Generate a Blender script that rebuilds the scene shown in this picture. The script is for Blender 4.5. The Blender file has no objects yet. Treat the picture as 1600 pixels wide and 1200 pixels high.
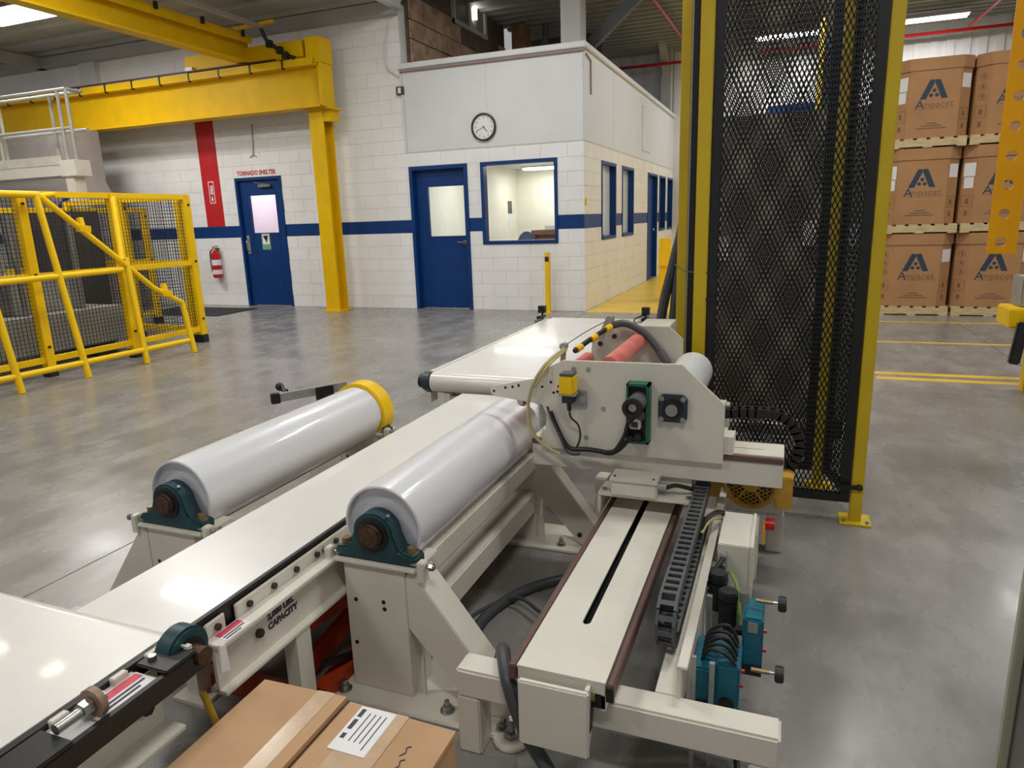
import bpy, bmesh, math, random
from mathutils import Vector, Matrix
random.seed(7)
S = bpy.context.scene
COL = S.collection
PI = math.pi

# ---------------------------------------------------------------- camera
YAW, PITCH, ROLL, EYE = .378058, .233283, -.033271, 1.39
Fw = Vector((-math.sin(YAW)*math.cos(PITCH), math.cos(YAW)*math.cos(PITCH), -math.sin(PITCH)))
R0 = Vector((math.cos(YAW), math.sin(YAW), 0)); U0 = R0.cross(Fw)
Rt = math.cos(ROLL)*R0 + math.sin(ROLL)*U0
Up = -math.sin(ROLL)*R0 + math.cos(ROLL)*U0
cd = bpy.data.cameras.new('camera'); cam = bpy.data.objects.new('camera', cd); COL.objects.link(cam)
m = Matrix((Rt, Up, -Fw)).transposed().to_4x4(); m.translation = (0, 0, EYE); cam.matrix_world = m
cd.sensor_width = 36; cd.lens = 36*1086.2/1600; cd.clip_start = .02; cd.clip_end = 200
S.camera = cam

# ---------------------------------------------------------------- world, exposure
w = bpy.data.worlds.new('world'); S.world = w; w.use_nodes = True
bg = w.node_tree.nodes['Background']; bg.inputs[0].default_value = (.95, .97, 1, 1); bg.inputs[1].default_value = .26
S.view_settings.view_transform = 'Standard'; S.view_settings.look = 'None'
S.view_settings.exposure = .5; S.view_settings.gamma = 1; S.view_settings.use_curve_mapping = False
LAMP_W = 46      # watts of each high ceiling fixture

# ---------------------------------------------------------------- helpers
def lin(c):
    c = c/255
    return c/12.92 if c <= .04045 else ((c+.055)/1.055)**2.4
def rgb(r, g, b): return (lin(r), lin(g), lin(b), 1)
MATS = {}
def mat(name, col, rough=.5, metal=0, var=.08, scale=6, bump=0, bscale=80, spec=.5, coat=0, col2=None, stretch=None):
    m = bpy.data.materials.new(name); m.use_nodes = True; n = m.node_tree; p = n.nodes['Principled BSDF']
    geo = n.nodes.new('ShaderNodeNewGeometry'); mp = n.nodes.new('ShaderNodeMapping')
    n.links.new(geo.outputs['Position'], mp.inputs[0])
    if stretch: mp.inputs['Scale'].default_value = stretch
    no = n.nodes.new('ShaderNodeTexNoise'); no.inputs['Scale'].default_value = scale; no.inputs['Detail'].default_value = 5
    n.links.new(mp.outputs[0], no.inputs[0])
    mx = n.nodes.new('ShaderNodeMix'); mx.data_type = 'RGBA'
    a = col; b = col2 or tuple(max(0, c*(1-var*2.5)) for c in col[:3])+(1,)
    mx.inputs[6].default_value = a; mx.inputs[7].default_value = b
    rp = n.nodes.new('ShaderNodeMapRange'); rp.inputs[1].default_value = .35; rp.inputs[2].default_value = .75
    n.links.new(no.outputs[0], rp.inputs[0]); n.links.new(rp.outputs[0], mx.inputs[0])
    n.links.new(mx.outputs[2], p.inputs['Base Color'])
    p.inputs['Roughness'].default_value = rough; p.inputs['Metallic'].default_value = metal
    p.inputs['Specular IOR Level'].default_value = spec
    if coat: p.inputs['Coat Weight'].default_value = coat; p.inputs['Coat Roughness'].default_value = .06
    if bump:
        n2 = n.nodes.new('ShaderNodeTexNoise'); n2.inputs['Scale'].default_value = bscale; n2.inputs['Detail'].default_value = 3
        n.links.new(mp.outputs[0], n2.inputs[0])
        bp = n.nodes.new('ShaderNodeBump'); bp.inputs['Strength'].default_value = bump; bp.inputs['Distance'].default_value = .004
        n.links.new(n2.outputs[0], bp.inputs['Height']); n.links.new(bp.outputs[0], p.inputs['Normal'])
    MATS[name] = m; return m
def emit(name, col, st):
    m = bpy.data.materials.new(name); m.use_nodes = True; p = m.node_tree.nodes['Principled BSDF']
    p.inputs['Base Color'].default_value = col; p.inputs['Emission Color'].default_value = col; p.inputs['Emission Strength'].default_value = st
    MATS[name] = m; return m
def glass(name, tint=(.95, .97, .97, 1)):
    m = bpy.data.materials.new(name); m.use_nodes = True; n = m.node_tree
    for x in list(n.nodes):
        if x.type == 'BSDF_PRINCIPLED': n.nodes.remove(x)
    t = n.nodes.new('ShaderNodeBsdfTransparent'); t.inputs[0].default_value = tint
    g = n.nodes.new('ShaderNodeBsdfGlossy'); g.inputs['Roughness'].default_value = .02
    lw = n.nodes.new('ShaderNodeFresnel'); lw.inputs[0].default_value = 1.18
    ge = n.nodes.new('ShaderNodeNewGeometry'); iv = n.nodes.new('ShaderNodeMath'); iv.operation = 'SUBTRACT'; iv.inputs[0].default_value = 1; n.links.new(ge.outputs['Backfacing'], iv.inputs[1])
    mu = n.nodes.new('ShaderNodeMath'); mu.operation = 'MULTIPLY'; n.links.new(lw.outputs[0], mu.inputs[0]); n.links.new(iv.outputs[0], mu.inputs[1])
    mx = n.nodes.new('ShaderNodeMixShader'); n.links.new(mu.outputs[0], mx.inputs[0]); n.links.new(t.outputs[0], mx.inputs[1]); n.links.new(g.outputs[0], mx.inputs[2])
    n.links.new(mx.outputs[0], n.nodes['Material Output'].inputs[0]); MATS[name] = m; return m

cream = mat('cream_paint', rgb(222, 216, 202), .42, var=.04, scale=5, bump=.05, bscale=300)
cream_d = mat('cream_paint_worn', rgb(212, 206, 190), .5, var=.07, scale=9)
beltm = mat('belt_white', rgb(228, 225, 218), .3, var=.03, scale=3, coat=.25)
rollm = mat('roller_white', rgb(226, 226, 228), .32, var=.015, scale=3, coat=.55)
rollend = mat('roller_end_white', rgb(214, 213, 218), .45, var=.02)
blackm = mat('black_paint', rgb(24, 24, 25), .45, var=.1)
blackp = mat('black_plastic', rgb(34, 34, 36), .5, var=.1)
greyp = mat('grey_plastic', rgb(86, 88, 90), .5, var=.08)
rubber = mat('rubber_hose', rgb(72, 73, 76), .45, var=.08)
teal = mat('teal_casting', rgb(30, 66, 72), .45, var=.12, scale=30)
tealb = mat('teal_blue_casting', rgb(28, 108, 128), .4, var=.12, scale=30)
navycast = mat('navy_casting', rgb(40, 58, 66), .42, var=.1, scale=30)
rust = mat('rusty_shaft', rgb(92, 66, 52), .55, metal=.4, var=.25, scale=60)
steel = mat('steel', rgb(170, 170, 168), .32, metal=.9, var=.08, scale=40)
galv = mat('galvanised', rgb(178, 180, 178), .45, metal=.6, var=.1, scale=30)
brown = mat('brown_strip', rgb(106, 78, 70), .55, var=.1, scale=10)
bolt_m = mat('dark_bolt', rgb(70, 52, 48), .5, metal=.4, var=.15, scale=60)
yel = mat('safety_yellow', rgb(246, 200, 10), .45, var=.04, scale=4, spec=.3)
yel_d = mat('yellow_guard', rgb(216, 184, 20), .45, var=.05, scale=4)
yel_m = mat('yellow_motor', rgb(206, 160, 60), .5, var=.1, scale=20)
orange = mat('orange_paint', rgb(255, 178, 10), .45, var=.06, scale=4, spec=.25)
yel_c = mat('crane_yellow', rgb(230, 184, 6), .5, var=.05, scale=4, spec=.2)
orange_r = mat('orange_red_paint', rgb(196, 70, 28), .5, var=.12, scale=8)
blue = mat('blue_paint', rgb(4, 56, 116), .4, var=.08, scale=5, spec=.35)
whitew = mat('white_block_paint', rgb(238, 237, 234), .55, var=.03, scale=2.5, bump=.25, bscale=160)
whites = mat('white_panel_paint', rgb(216, 217, 216), .55, var=.02, scale=2)
mortar = mat('painted_mortar', rgb(222, 220, 216), .6, var=.04)
redp = mat('red_paint', rgb(196, 26, 34), .45, var=.05)
redx = mat('red_enamel', rgb(190, 22, 28), .3, var=.05)
redtxt = mat('red_letter_paint', rgb(206, 70, 66), .6, var=.1, scale=30)
whitel = mat('white_label', rgb(232, 230, 230), .5, var=.02)
pinklab = mat('label_red_bar', rgb(214, 74, 88), .5, var=.03)
inkm = mat('dark_ink', rgb(60, 58, 72), .6, var=.05)
ink2 = mat('blue_grey_ink', rgb(46, 60, 78), .6, var=.05)
inkf = mat('faint_ink', rgb(126, 96, 70), .7, var=.05)
card = mat('cardboard', rgb(192, 152, 112), .75, var=.07, scale=7, bump=.06, bscale=120)
cardd = mat('bin_cardboard', rgb(178, 132, 88), .8, var=.06, scale=3)
cardg = mat('grey_cardboard', rgb(168, 156, 138), .8, var=.06, scale=3)
tapem = mat('packing_tape', rgb(206, 176, 144), .18, var=.06, scale=20, coat=.4)
woodp = mat('pallet_wood', rgb(214, 190, 142), .75, var=.15, scale=8, stretch=(1, 8, 8))
pink = mat('pink_rubber', rgb(222, 128, 116), .5, var=.12, scale=14, col2=rgb(196, 88, 78))
greenm = mat('green_housing', rgb(24, 102, 72), .4, var=.08)
whitef = mat('film_white', rgb(222, 224, 220), .35, var=.03, coat=.3)
conc = mat('ceiling_deck_paint', rgb(150, 152, 144), .7, var=.08, scale=1.5)
beamg = mat('grey_beam_paint', rgb(176, 176, 170), .6, var=.06, scale=2)
oldb = mat('old_brown_brick', rgb(190, 158, 130), .85, var=.25, scale=6, bump=.5, bscale=30, col2=rgb(122, 98, 80))
dkbr = mat('dark_brown_steel', rgb(104, 86, 72), .7, var=.2, scale=5)
fargrey = mat('far_wall_grey', rgb(186, 186, 182), .7, var=.05, scale=2)
farwhite = mat('far_wall_white', rgb(216, 216, 214), .6, var=.03, scale=2)
clockf = mat('clock_face', rgb(226, 228, 222), .35, var=.01)
matm = mat('black_floor_mat', rgb(40, 40, 42), .85, var=.1, bump=.3, bscale=200)
inn = mat('office_wall_cream', rgb(238, 234, 216), .6, var=.02)
deskm = mat('desk_wood', rgb(132, 92, 78), .5, var=.1)
chairm = mat('chair_blue_fabric', rgb(66, 80, 100), .8, var=.1)
greym = mat('machine_grey_paint', rgb(150, 150, 142), .5, var=.08)
taupe = mat('taupe_panel', rgb(150, 142, 136), .6, var=.05)
paleg = mat('pale_green_trim', rgb(172, 172, 148), .5, var=.05)
dkpan = mat('dark_panel', rgb(110, 106, 99), .6, var=.08)
greenw = mat('green_wire', rgb(120, 160, 60), .5, var=.1)
hosey = mat('clear_yellow_hose', rgb(196, 184, 128), .35, var=.08)
signg = mat('sign_green', rgb(120, 170, 140), .5, var=.05)
yfloor = mat('yellow_floor_paint', rgb(232, 194, 60), .35, var=.08, scale=2)
lamp_e = emit('lamp_tube', (1, .98, .95, 1), 9)
lampo_e = emit('office_tube', (1, .98, .94, 1), 8)
glassm = glass('clear_glass')
# floor concrete
def floor_mat():
    m = bpy.data.materials.new('polished_concrete'); m.use_nodes = True; n = m.node_tree; p = n.nodes['Principled BSDF']
    geo = n.nodes.new('ShaderNodeNewGeometry')
    def noise(s, d, st=None):
        mp = n.nodes.new('ShaderNodeMapping'); n.links.new(geo.outputs['Position'], mp.inputs[0])
        if st: mp.inputs['Scale'].default_value = st
        x = n.nodes.new('ShaderNodeTexNoise'); x.inputs['Scale'].default_value = s; x.inputs['Detail'].default_value = d; x.inputs['Roughness'].default_value = .62
        n.links.new(mp.outputs[0], x.inputs[0]); return x.outputs[0]
    a = noise(.9, 8); b = noise(4, 6, (1, .5, 1)); c = noise(40, 2)
    ad = n.nodes.new('ShaderNodeMath'); ad.operation = 'MULTIPLY_ADD'; ad.inputs[1].default_value = .55; n.links.new(b, ad.inputs[0])
    mu = n.nodes.new('ShaderNodeMath'); mu.operation = 'MULTIPLY'; mu.inputs[1].default_value = .45; n.links.new(a, mu.inputs[0]); n.links.new(mu.outputs[0], ad.inputs[2])
    cr = n.nodes.new('ShaderNodeValToRGB'); n.links.new(ad.outputs[0], cr.inputs[0])
    e = cr.color_ramp.elements
    e[0].position = .34; e[0].color = rgb(118, 117, 114); e[1].position = .66; e[1].color = rgb(152, 149, 143)
    k = e.new(.5); k.color = rgb(136, 134, 129)
    n.links.new(cr.outputs[0], p.inputs['Base Color'])
    rr = n.nodes.new('ShaderNodeMapRange'); rr.inputs[1].default_value = .3; rr.inputs[2].default_value = .7; rr.inputs[3].default_value = .16; rr.inputs[4].default_value = .36
    n.links.new(b, rr.inputs[0]); n.links.new(rr.outputs[0], p.inputs['Roughness'])
    bp = n.nodes.new('ShaderNodeBump'); bp.inputs['Strength'].default_value = .05; bp.inputs['Distance'].default_value = .003
    n.links.new(c, bp.inputs['Height']); n.links.new(bp.outputs[0], p.inputs['Normal'])
    MATS['floor'] = m; return m
floorm = floor_mat()

class B:
    """collects shapes; obj() links them as one mesh object"""
    def __init__(s): s.v = []; s.f = []
    def add(s, v, f):
        o = len(s.v); s.v += [tuple(x) for x in v]; s.f += [tuple(i+o for i in q) for q in f]; return s
    def box(s, x0, x1, y0, y1, z0, z1):
        v = [(x, y, z) for x in (x0, x1) for y in (y0, y1) for z in (z0, z1)]
        return s.add(v, [(0, 1, 3, 2), (4, 6, 7, 5), (0, 4, 5, 1), (2, 3, 7, 6), (0, 2, 6, 4), (1, 5, 7, 3)])
    def bar(s, p0, p1, w, h, up=(0, 0, 1)):
        """rectangular bar from p0 to p1, w across, h along up"""
        p0 = Vector(p0); p1 = Vector(p1); d = (p1-p0).normalized(); u = Vector(up); sd = d.cross(u)
        if sd.length < 1e-4: sd = d.cross(Vector((1, 0, 0)))
        sd.normalize(); u = sd.cross(d).normalized(); v = []
        for p in (p0, p1):
            for a, b in ((-1, -1), (1, -1), (1, 1), (-1, 1)): v.append(p+sd*(a*w/2)+u*(b*h/2))
        return s.add(v, [(3, 2, 1, 0), (4, 5, 6, 7), (0, 1, 5, 4), (1, 2, 6, 5), (2, 3, 7, 6), (3, 0, 4, 7)])
    def cyl(s, p0, p1, r, n=16, r1=None):
        p0 = Vector(p0); p1 = Vector(p1); r1 = r if r1 is None else r1
        d = (p1-p0).normalized(); a = d.orthogonal().normalized(); b = d.cross(a); v = []
        for p, q in ((p0, r), (p1, r1)):
            for i in range(n): t = 2*PI*i/n; v.append(p+(a*math.cos(t)+b*math.sin(t))*q)
        f = [(i, (i+1) % n, n+(i+1) % n, n+i) for i in range(n)]
        f += [tuple(range(n-1, -1, -1)), tuple(range(n, 2*n))]
        return s.add(v, f)
    def pipe(s, p0, p1, ro, ri, n=32):
        """hollow cylinder"""
        p0 = Vector(p0); p1 = Vector(p1); d = (p1-p0).normalized(); a = d.orthogonal().normalized(); b = d.cross(a); v = []
        for p, q in ((p0, ro), (p1, ro), (p1, ri), (p0, ri)):
            for i in range(n): t = 2*PI*i/n; v.append(p+(a*math.cos(t)+b*math.sin(t))*q)
        f = []
        for k in range(4):
            for i in range(n): f.append((k*n+i, k*n+(i+1) % n, ((k+1) % 4)*n+(i+1) % n, ((k+1) % 4)*n+i))
        return s.add(v, f)
    def tube(s, pts, r, n=8, sub=6):
        P = [Vector(p) for p in pts]
        if sub > 1 and len(P) > 2:
            Q = []
            for i in range(len(P)-1):
                a = P[max(i-1, 0)]; b = P[i]; c = P[i+1]; d = P[min(i+2, len(P)-1)]
                for k in range(sub):
                    t = k/sub; Q.append(.5*((2*b)+(c-a)*t+(2*a-5*b+4*c-d)*t*t+(3*b-a-3*c+d)*t**3))
            P = Q+[P[-1]]
        v = []; f = []; ref = None
        for i, p in enumerate(P):
            d = (P[min(i+1, len(P)-1)]-P[max(i-1, 0)]).normalized()
            if ref is None: ref = d.orthogonal().normalized()
            a = (ref-d*ref.dot(d)).normalized(); ref = a; b = d.cross(a)
            for k in range(n): t = 2*PI*k/n; v.append(p+(a*math.cos(t)+b*math.sin(t))*r)
        for i in range(len(P)-1):
            for k in range(n): f.append((i*n+k, i*n+(k+1) % n, (i+1)*n+(k+1) % n, (i+1)*n+k))
        f += [tuple(range(n-1, -1, -1)), tuple(range((len(P)-1)*n, len(P)*n))]
        return s.add(v, f)
    def prism(s, poly, ax, a0, a1):
        """polygon extruded along axis 'x','y','z' from a0 to a1; poly in the other two axes (order xyz)"""
        n = len(poly); v = []
        for a in (a0, a1):
            for p, q in poly:
                v.append({'x': (a, p, q), 'y': (p, a, q), 'z': (p, q, a)}[ax])
        f = [(i, (i+1) % n, n+(i+1) % n, n+i) for i in range(n)] + [tuple(range(n-1, -1, -1)), tuple(range(n, 2*n))]
        return s.add(v, f)
    def ball(s, c, r, n=10):
        c = Vector(c); v = [c+Vector((0, 0, r))]; f = []; m_ = n//2
        for j in range(1, m_):
            t = PI*j/m_
            for i in range(n): q = 2*PI*i/n; v.append(c+Vector((math.sin(t)*math.cos(q), math.sin(t)*math.sin(q), math.cos(t)))*r)
        v.append(c-Vector((0, 0, r)))
        for i in range(n): f.append((0, 1+i, 1+(i+1) % n)); f.append((len(v)-1, 1+(m_-2)*n+(i+1) % n, 1+(m_-2)*n+i))
        for j in range(m_-2):
            for i in range(n): f.append((1+j*n+i, 1+(j+1)*n+i, 1+(j+1)*n+(i+1) % n, 1+j*n+(i+1) % n))
        return s.add(v, f)

def world_loc(o):
    l = Vector((0, 0, 0))
    while o: l += o.location; o = o.parent
    return l
def obj(name, b, material, parent=None, bevel=0, kind=None, seg=2, sharp=35, fixn=True):
    me = bpy.data.meshes.new(name)
    if parent is None:
        xs, ys, zs = zip(*b.v); org = Vector(((min(xs)+max(xs))/2, (min(ys)+max(ys))/2, min(zs)))
    else: org = world_loc(parent)
    me.from_pydata([tuple(Vector(p)-org) for p in b.v], [], b.f)
    if bevel or fixn:
        bm = bmesh.new(); bm.from_mesh(me)
        bmesh.ops.recalc_face_normals(bm, faces=bm.faces)
        if bevel:
            es = [e for e in bm.edges if len(e.link_faces) == 2 and e.calc_face_angle(0) > .6]
            bmesh.ops.bevel(bm, geom=es, offset=bevel, segments=seg, affect='EDGES', clamp_overlap=True)
        bm.to_mesh(me); bm.free()
    for p in me.polygons: p.use_smooth = True
    me.set_sharp_from_angle(angle=math.radians(sharp))
    me.materials.append(material)
    o = bpy.data.objects.new(name, me); COL.objects.link(o)
    if parent is None: o.location = org
    else: o.parent = parent
    if kind: o['kind'] = kind
    return o
def tag(o, label, cat, group=None):
    o['label'] = label; o['category'] = cat
    if group: o['group'] = group
    return o
def thing(name, label, cat, loc, group=None):
    o = bpy.data.objects.new(name, None); COL.objects.link(o); o.location = loc; o.empty_display_size = .1
    return tag(o, label, cat, group)
def dup(o, parent=None, shift=None):
    c = o.copy(); COL.objects.link(c); c.parent = parent
    if shift: c.location = o.location + Vector(shift)
    for ch in o.children: dup(ch, c)
    return c
TXT = {}
def text(body, size, loc, rot, material, parent=None, name='lettering', ext=.0004, sx=1, align='CENTER', bold=0):
    key = (body, size, material.name, ext, sx, align, bold)
    if key not in TXT:
        cu = bpy.data.curves.new('t', 'FONT'); cu.body = body; cu.size = size; cu.extrude = ext; cu.align_x = align; cu.align_y = 'CENTER'; cu.resolution_u = 2; cu.offset = bold
        t = bpy.data.objects.new('t', cu); COL.objects.link(t)
        me = bpy.data.meshes.new_from_object(t.evaluated_get(bpy.context.evaluated_depsgraph_get()))
        bpy.data.objects.remove(t); bpy.data.curves.remove(cu)
        for v in me.vertices: v.co.x *= sx
        me.materials.clear(); me.materials.append(material); TXT[key] = me
    o = bpy.data.objects.new(name, TXT[key]); COL.objects.link(o)
    o.rotation_euler = rot; o.location = Vector(loc)
    if parent: o.parent = parent; o.location = Vector(loc)-world_loc(parent)
    return o
def struct(name, b, material, bevel=0, label=None, **k):
    o = obj(name, b, material, None, bevel, **k); o['kind'] = 'structure'
    return o
FRONT = (PI/2, 0, 0)          # lettering facing -Y
EAST = (PI/2, 0, PI/2)        # lettering facing +X
def bolts(parent, pts, d, r, h, material, name='bolt', n=6):
    for p in pts:
        p = Vector(p); obj(name, B().cyl(p, p+Vector(d)*h, r, n), material, parent)
# ================================================================ the setting
C = .2032                       # one block course
WY = 10.1                       # face of the block wall
XC = -2.79                      # office corner
CEIL = 5.2
# ---- floor of cast slabs with saw-cut joints
fl = struct('floor', B().box(-20, 12, -6, 21, -.2, -.03), conc)
xs = [-20, -12.1, -7.4, -2.735, 1.95, 6.6, 12]; ys = [-6, -1, 5.9, 7.15, 10.1, 15, 21]
for i in range(len(xs)-1):
    for j in range(len(ys)-1):
        g = .003
        obj('slab', B().box(xs[i]+g, xs[i+1]-g, ys[j]+g, ys[j+1]-g, -.03, 0), floorm, fl, bevel=.0015, seg=1)
def paint(name, x0, x1, y0, y1, m_=None): return obj(name, B().box(x0, x1, y0, y1, -.001, .0012), m_ or yfloor, fl)
paint('walkway_paint', XC+.02, .9, 10.02, 19.5)
for y, h in ((9.62, .07), (8.13, .07), (6.32, .1), (6.52, .1)): paint('floor_line', .75, 11.5, y, y+h)
# ---- block walls
def block_mesh(name, L, H, D, m_, ch=.0025):
    v = []; f = []
    for y, c in ((D, 0), (ch, 0), (0, ch)):
        v += [(c, y, c), (L-c, y, c), (L-c, y, H-c), (c, y, H-c)]
    for k in (0, 4):
        for i in range(4): f.append((k+i, k+(i+1) % 4, k+4+(i+1) % 4, k+4+i))
    f.append((8, 9, 10, 11))
    me = bpy.data.meshes.new(name); me.from_pydata(v, [], f); me.materials.append(m_); return me
J = .0035
bw = block_mesh('block_white', .4064-J, C-J, .05, whitew); bb = block_mesh('block_blue', .4064-J, C-J, .05, blue)
def courses(x0, x1, z0c, z1c, holes):
    """yield (course, xa, xb) of running-bond blocks cut at the openings (x0,x1,z0,z1)"""
    for c in range(z0c, z1c):
        free = [(x0, x1)]
        for h in holes:
            if c*C+.01 < h[3] and (c+1)*C-.01 > h[2]:
                nf = []
                for a, b in free:
                    if h[1] <= a or h[0] >= b: nf.append((a, b)); continue
                    if h[0] > a: nf.append((a, h[0]))
                    if h[1] < b: nf.append((h[1], b))
                free = nf
        for a, b in free:
            k = math.floor((a-x0)/.4064)-1
            while True:
                s = x0+k*.4064+(.2032 if c % 2 else 0); e = s+.4064
                if s >= b: break
                sa, sb = max(s, a), min(e, b)
                if sb-sa > .03: yield c, sa, sb
                k += 1
D1 = (-9.13, -8.13, 0, 2.235); D2 = (-5.64, -4.63, 0, 2.235); W1 = (-4.41, -3.19, 1.016, 2.235)
wb = B()
def wall_with_holes(b, x0, x1, z1, holes, y0, y1):
    cuts = sorted({x0, x1} | {h[0] for h in holes} | {h[1] for h in holes})
    for a, c in zip(cuts, cuts[1:]):
        hs = [h for h in holes if h[0] <= a+1e-6 and h[1] >= c-1e-6]
        if not hs: b.box(a, c, y0, y1, 0, z1)
        for h in hs:
            if h[2] > 0: b.box(a, c, y0, y1, 0, h[2])
            b.box(a, c, y0, y1, h[3], z1)
wall_with_holes(wb, -20, -5.66, 4.6, [D1], WY+.006, WY+.2)
wall_with_holes(wb, -5.66, XC-.012, 3.68, [D2, W1], WY+.006, WY+.2)
wall = struct('wall_front', wb, mortar)
def place_block(me, xa, xb, c, par=wall):
    o = bpy.data.objects.new('block', me); COL.objects.link(o); o.parent = par
    o.location = Vector((xa, WY, c*C))-par.location; o.scale = ((xb-xa-J)/(.4064-J), 1, 1)
field = B()
for c, a, b in courses(-19.9, XC+J-.0005, 0, 22, [D1, D2, W1, (-5.66, XC+1, 12*C, 9)]):
    if a > -11.0 and c < 15: place_block(bb if c == 6 else bw, a, b, c)
    elif c != 6: field.box(a, b-J, WY, WY+.05, c*C, (c+1)*C-J)
obj('block_field', field, whitew, wall, kind='stuff')
obj('painted_band', B().box(-19.9, -11.05, WY-.001, WY+.03, 6*C, 7*C-J), blue, wall)
for a_, b_ in ((-11.05, -9.13), (-8.13, -5.64), (-4.63, -4.41), (-3.19, XC-.001)): obj('painted_joint', B().box(a_, b_, WY+.003, WY+.02, 6*C, 7*C-J), blue, wall)
obj('painted_band', B().box(-9.87, -9.46, WY-.0015, WY+.004, 7*C, 3.5), redp, wall)
# red band lettering panel
obj('sign_plate', B().box(-9.735, -9.61, WY-.004, WY, 1.83, 2.21), whitel, wall)
obj('sign_plate_field', B().box(-9.722, -9.623, WY-.0055, WY-.003, 1.845, 2.195), redp, wall)
text('FIRE', .085, bold=.003, loc= (-9.672, WY-.006, 2.06), rot=(PI/2, PI/2, 0), material=whitel, parent=wall)
obj('arrow', B().prism([(-9.672, 1.86), (-9.64, 1.91), (-9.66, 1.91), (-9.66, 1.95), (-9.684, 1.95), (-9.684, 1.91), (-9.704, 1.91)], 'y', WY-.0065, WY-.005), whitel, wall)
text('TORNADO SHELTER', .1, (-8.64, WY-.002, 2.305), FRONT, redtxt, wall, sx=.9, bold=.0045)
# smooth upper panels of the office front
up = struct('wall_office_upper', B().box(-5.655, XC, WY-.002, WY+.15, 12*C, 3.7), whites)
for (a, b) in ((-5.65, -4.27), (-4.264, XC)):
    obj('panel', B().box(a+.002, b-.002, WY-.008, WY-.001, 12*C+.012, 3.66), whites, up, bevel=.002, seg=1)
obj('roof_cap', B().box(-5.7, XC+.05, WY-.05, WY+.2, 3.66, 3.74), whites, up, bevel=.008)
obj('cap_trim', B().box(-5.68, XC+.04, WY-.04, WY-.01, 3.615, 3.635), mat('trim_brown', rgb(150, 120, 110), .6), up)
# ---- office side wall
SW = [(11.12, 12.12), (12.6, 13.6), (15.05, 16.2), (16.45, 17.3), (17.6, 18.4)]
sb_ = B(); y_prev = WY+.03
for i, (a, b) in enumerate(SW):
    sb_.box(XC-.2, XC-.006, y_prev, a, 0, 3.68)
    z0 = 0 if i == 2 else 1.016
    if z0: sb_.box(XC-.2, XC-.006, a, b, 0, z0)
    sb_.box(XC-.2, XC-.006, a, b, 2.235, 3.68); y_prev = b
sb_.box(XC-.2, XC-.006, y_prev, 19.5, 0, 3.68)
ws = struct('wall_side', sb_, mortar)
f2 = B(); f3 = B()
for c in range(0, 12):
    segs = [(WY+.051, 19.5)]
    for i, (a, b) in enumerate(SW):
        lo = 0 if i == 2 else 1.016
        if c*C+.01 < 2.235 and (c+1)*C-.01 > lo:
            segs = [q for s in segs for q in (((s[0], a), (b, s[1])) if s[0] < a and s[1] > b else (s,))]
    for a, b in segs:
        k = math.floor((a-WY)/.4064)-1
        while WY+k*.4064 < b:
            s = WY+k*.4064+(.2032 if c % 2 else 0); e = s+.4064; s, e = max(s, a), min(e, b); k += 1
            if e-s > .03: (f3 if c == 6 else f2).box(XC-.05, XC, s, e-J, c*C, (c+1)*C-J)
cream_side = mat('cream_block_paint', rgb(236, 231, 216), .5, var=.04, scale=2.5)
obj('block_field', f2, cream_side, ws, kind='stuff'); obj('blue_block_course', f3, blue, ws, kind='stuff')
su = struct('wall_side_upper', B().box(XC-.15, XC-.001, WY+.15, 19.5, 12*C, 3.7), whites)
for a, b in ((WY+.0, 11.9), (11.91, 14.3), (14.31, 16.7), (16.71, 19.5)): obj('panel', B().box(XC-.001, XC+.006, a, b-.004, 12*C+.012, 3.66), whites, su, bevel=.002, seg=1)
obj('access_panel', B().box(XC, XC+.02, 14.35, 15.2, 2.62, 3.45), whites, su, bevel=.004)
obj('pipe_outline', B().tube([(XC+.02, 10.45, 3.1), (XC+.02, 10.45, 3.55), (XC+.02, 10.2, 3.6)], .012, 8, 1), mat('trim_pinkish', rgb(180, 150, 146), .6), su)
obj('roof_cap', B().box(XC-.15, XC+.05, WY+.2, 19.5, 3.66, 3.74), whites, su, bevel=.008)
struct('office_roof', B().box(-5.66, XC, WY+.1, 19.5, 3.5, 3.66), beamg)
# ---- frames, doors, windows
def frame(parent, x0, x1, z0, z1, t, y0, y1, sill=True):
    b = B().box(x0, x0+t, y0, y1, z0, z1).box(x1-t, x1, y0, y1, z0, z1).box(x0+t, x1-t, y0, y1, z1-t, z1)
    if sill: b.box(x0+t, x1-t, y0, y1, z0, z0+t)
    return obj('door_frame' if not sill else 'window_frame', b, blue, parent, bevel=.004)
def leaf(name, x0, x1, z1, y, gl, pane_m):
    b = B(); g0, g1, h0, h1 = gl
    b.box(x0, g0, y, y+.045, .012, z1).box(g1, x1, y, y+.045, .012, z1).box(g0, g1, y, y+.045, .012, h0).box(g0, g1, y, y+.045, h1, z1)
    d = struct(name, b, blue, bevel=.003)
    p = obj('pane', B().box(g0, g1, y+.018, y+.026, h0, h1), pane_m, d)
    obj('glazing_bead', B().box(g0-.012, g0, y-.006, y, h0-.012, h1+.012).box(g1, g1+.012, y-.006, y, h0-.012, h1+.012).box(g0, g1, y-.006, y, h1, h1+.012).box(g0, g1, y-.006, y, h0-.012, h0), blue, d)
    return d
d1 = leaf('door_1', -9.07, -8.19, 2.185, WY+.04, (-8.885, -8.315, 1.29, 1.93), glassm)
frame(d1, -9.13, -8.13, 0, 2.235, .05, WY-.015, WY+.15, False)
cl = obj('door_closer', B().box(-8.62, -8.36, WY-.03, WY+.04, 2.06, 2.11), steel, d1, bevel=.006)
obj('closer_arm', B().bar((-8.4, WY-.04, 2.1), (-8.7, WY-.01, 2.15), .02, .012), steel, d1)
obj('push_plate', B().box(-9.04, -8.975, WY+.03, WY+.04, .93, 1.25), galv, d1, bevel=.004)
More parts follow.
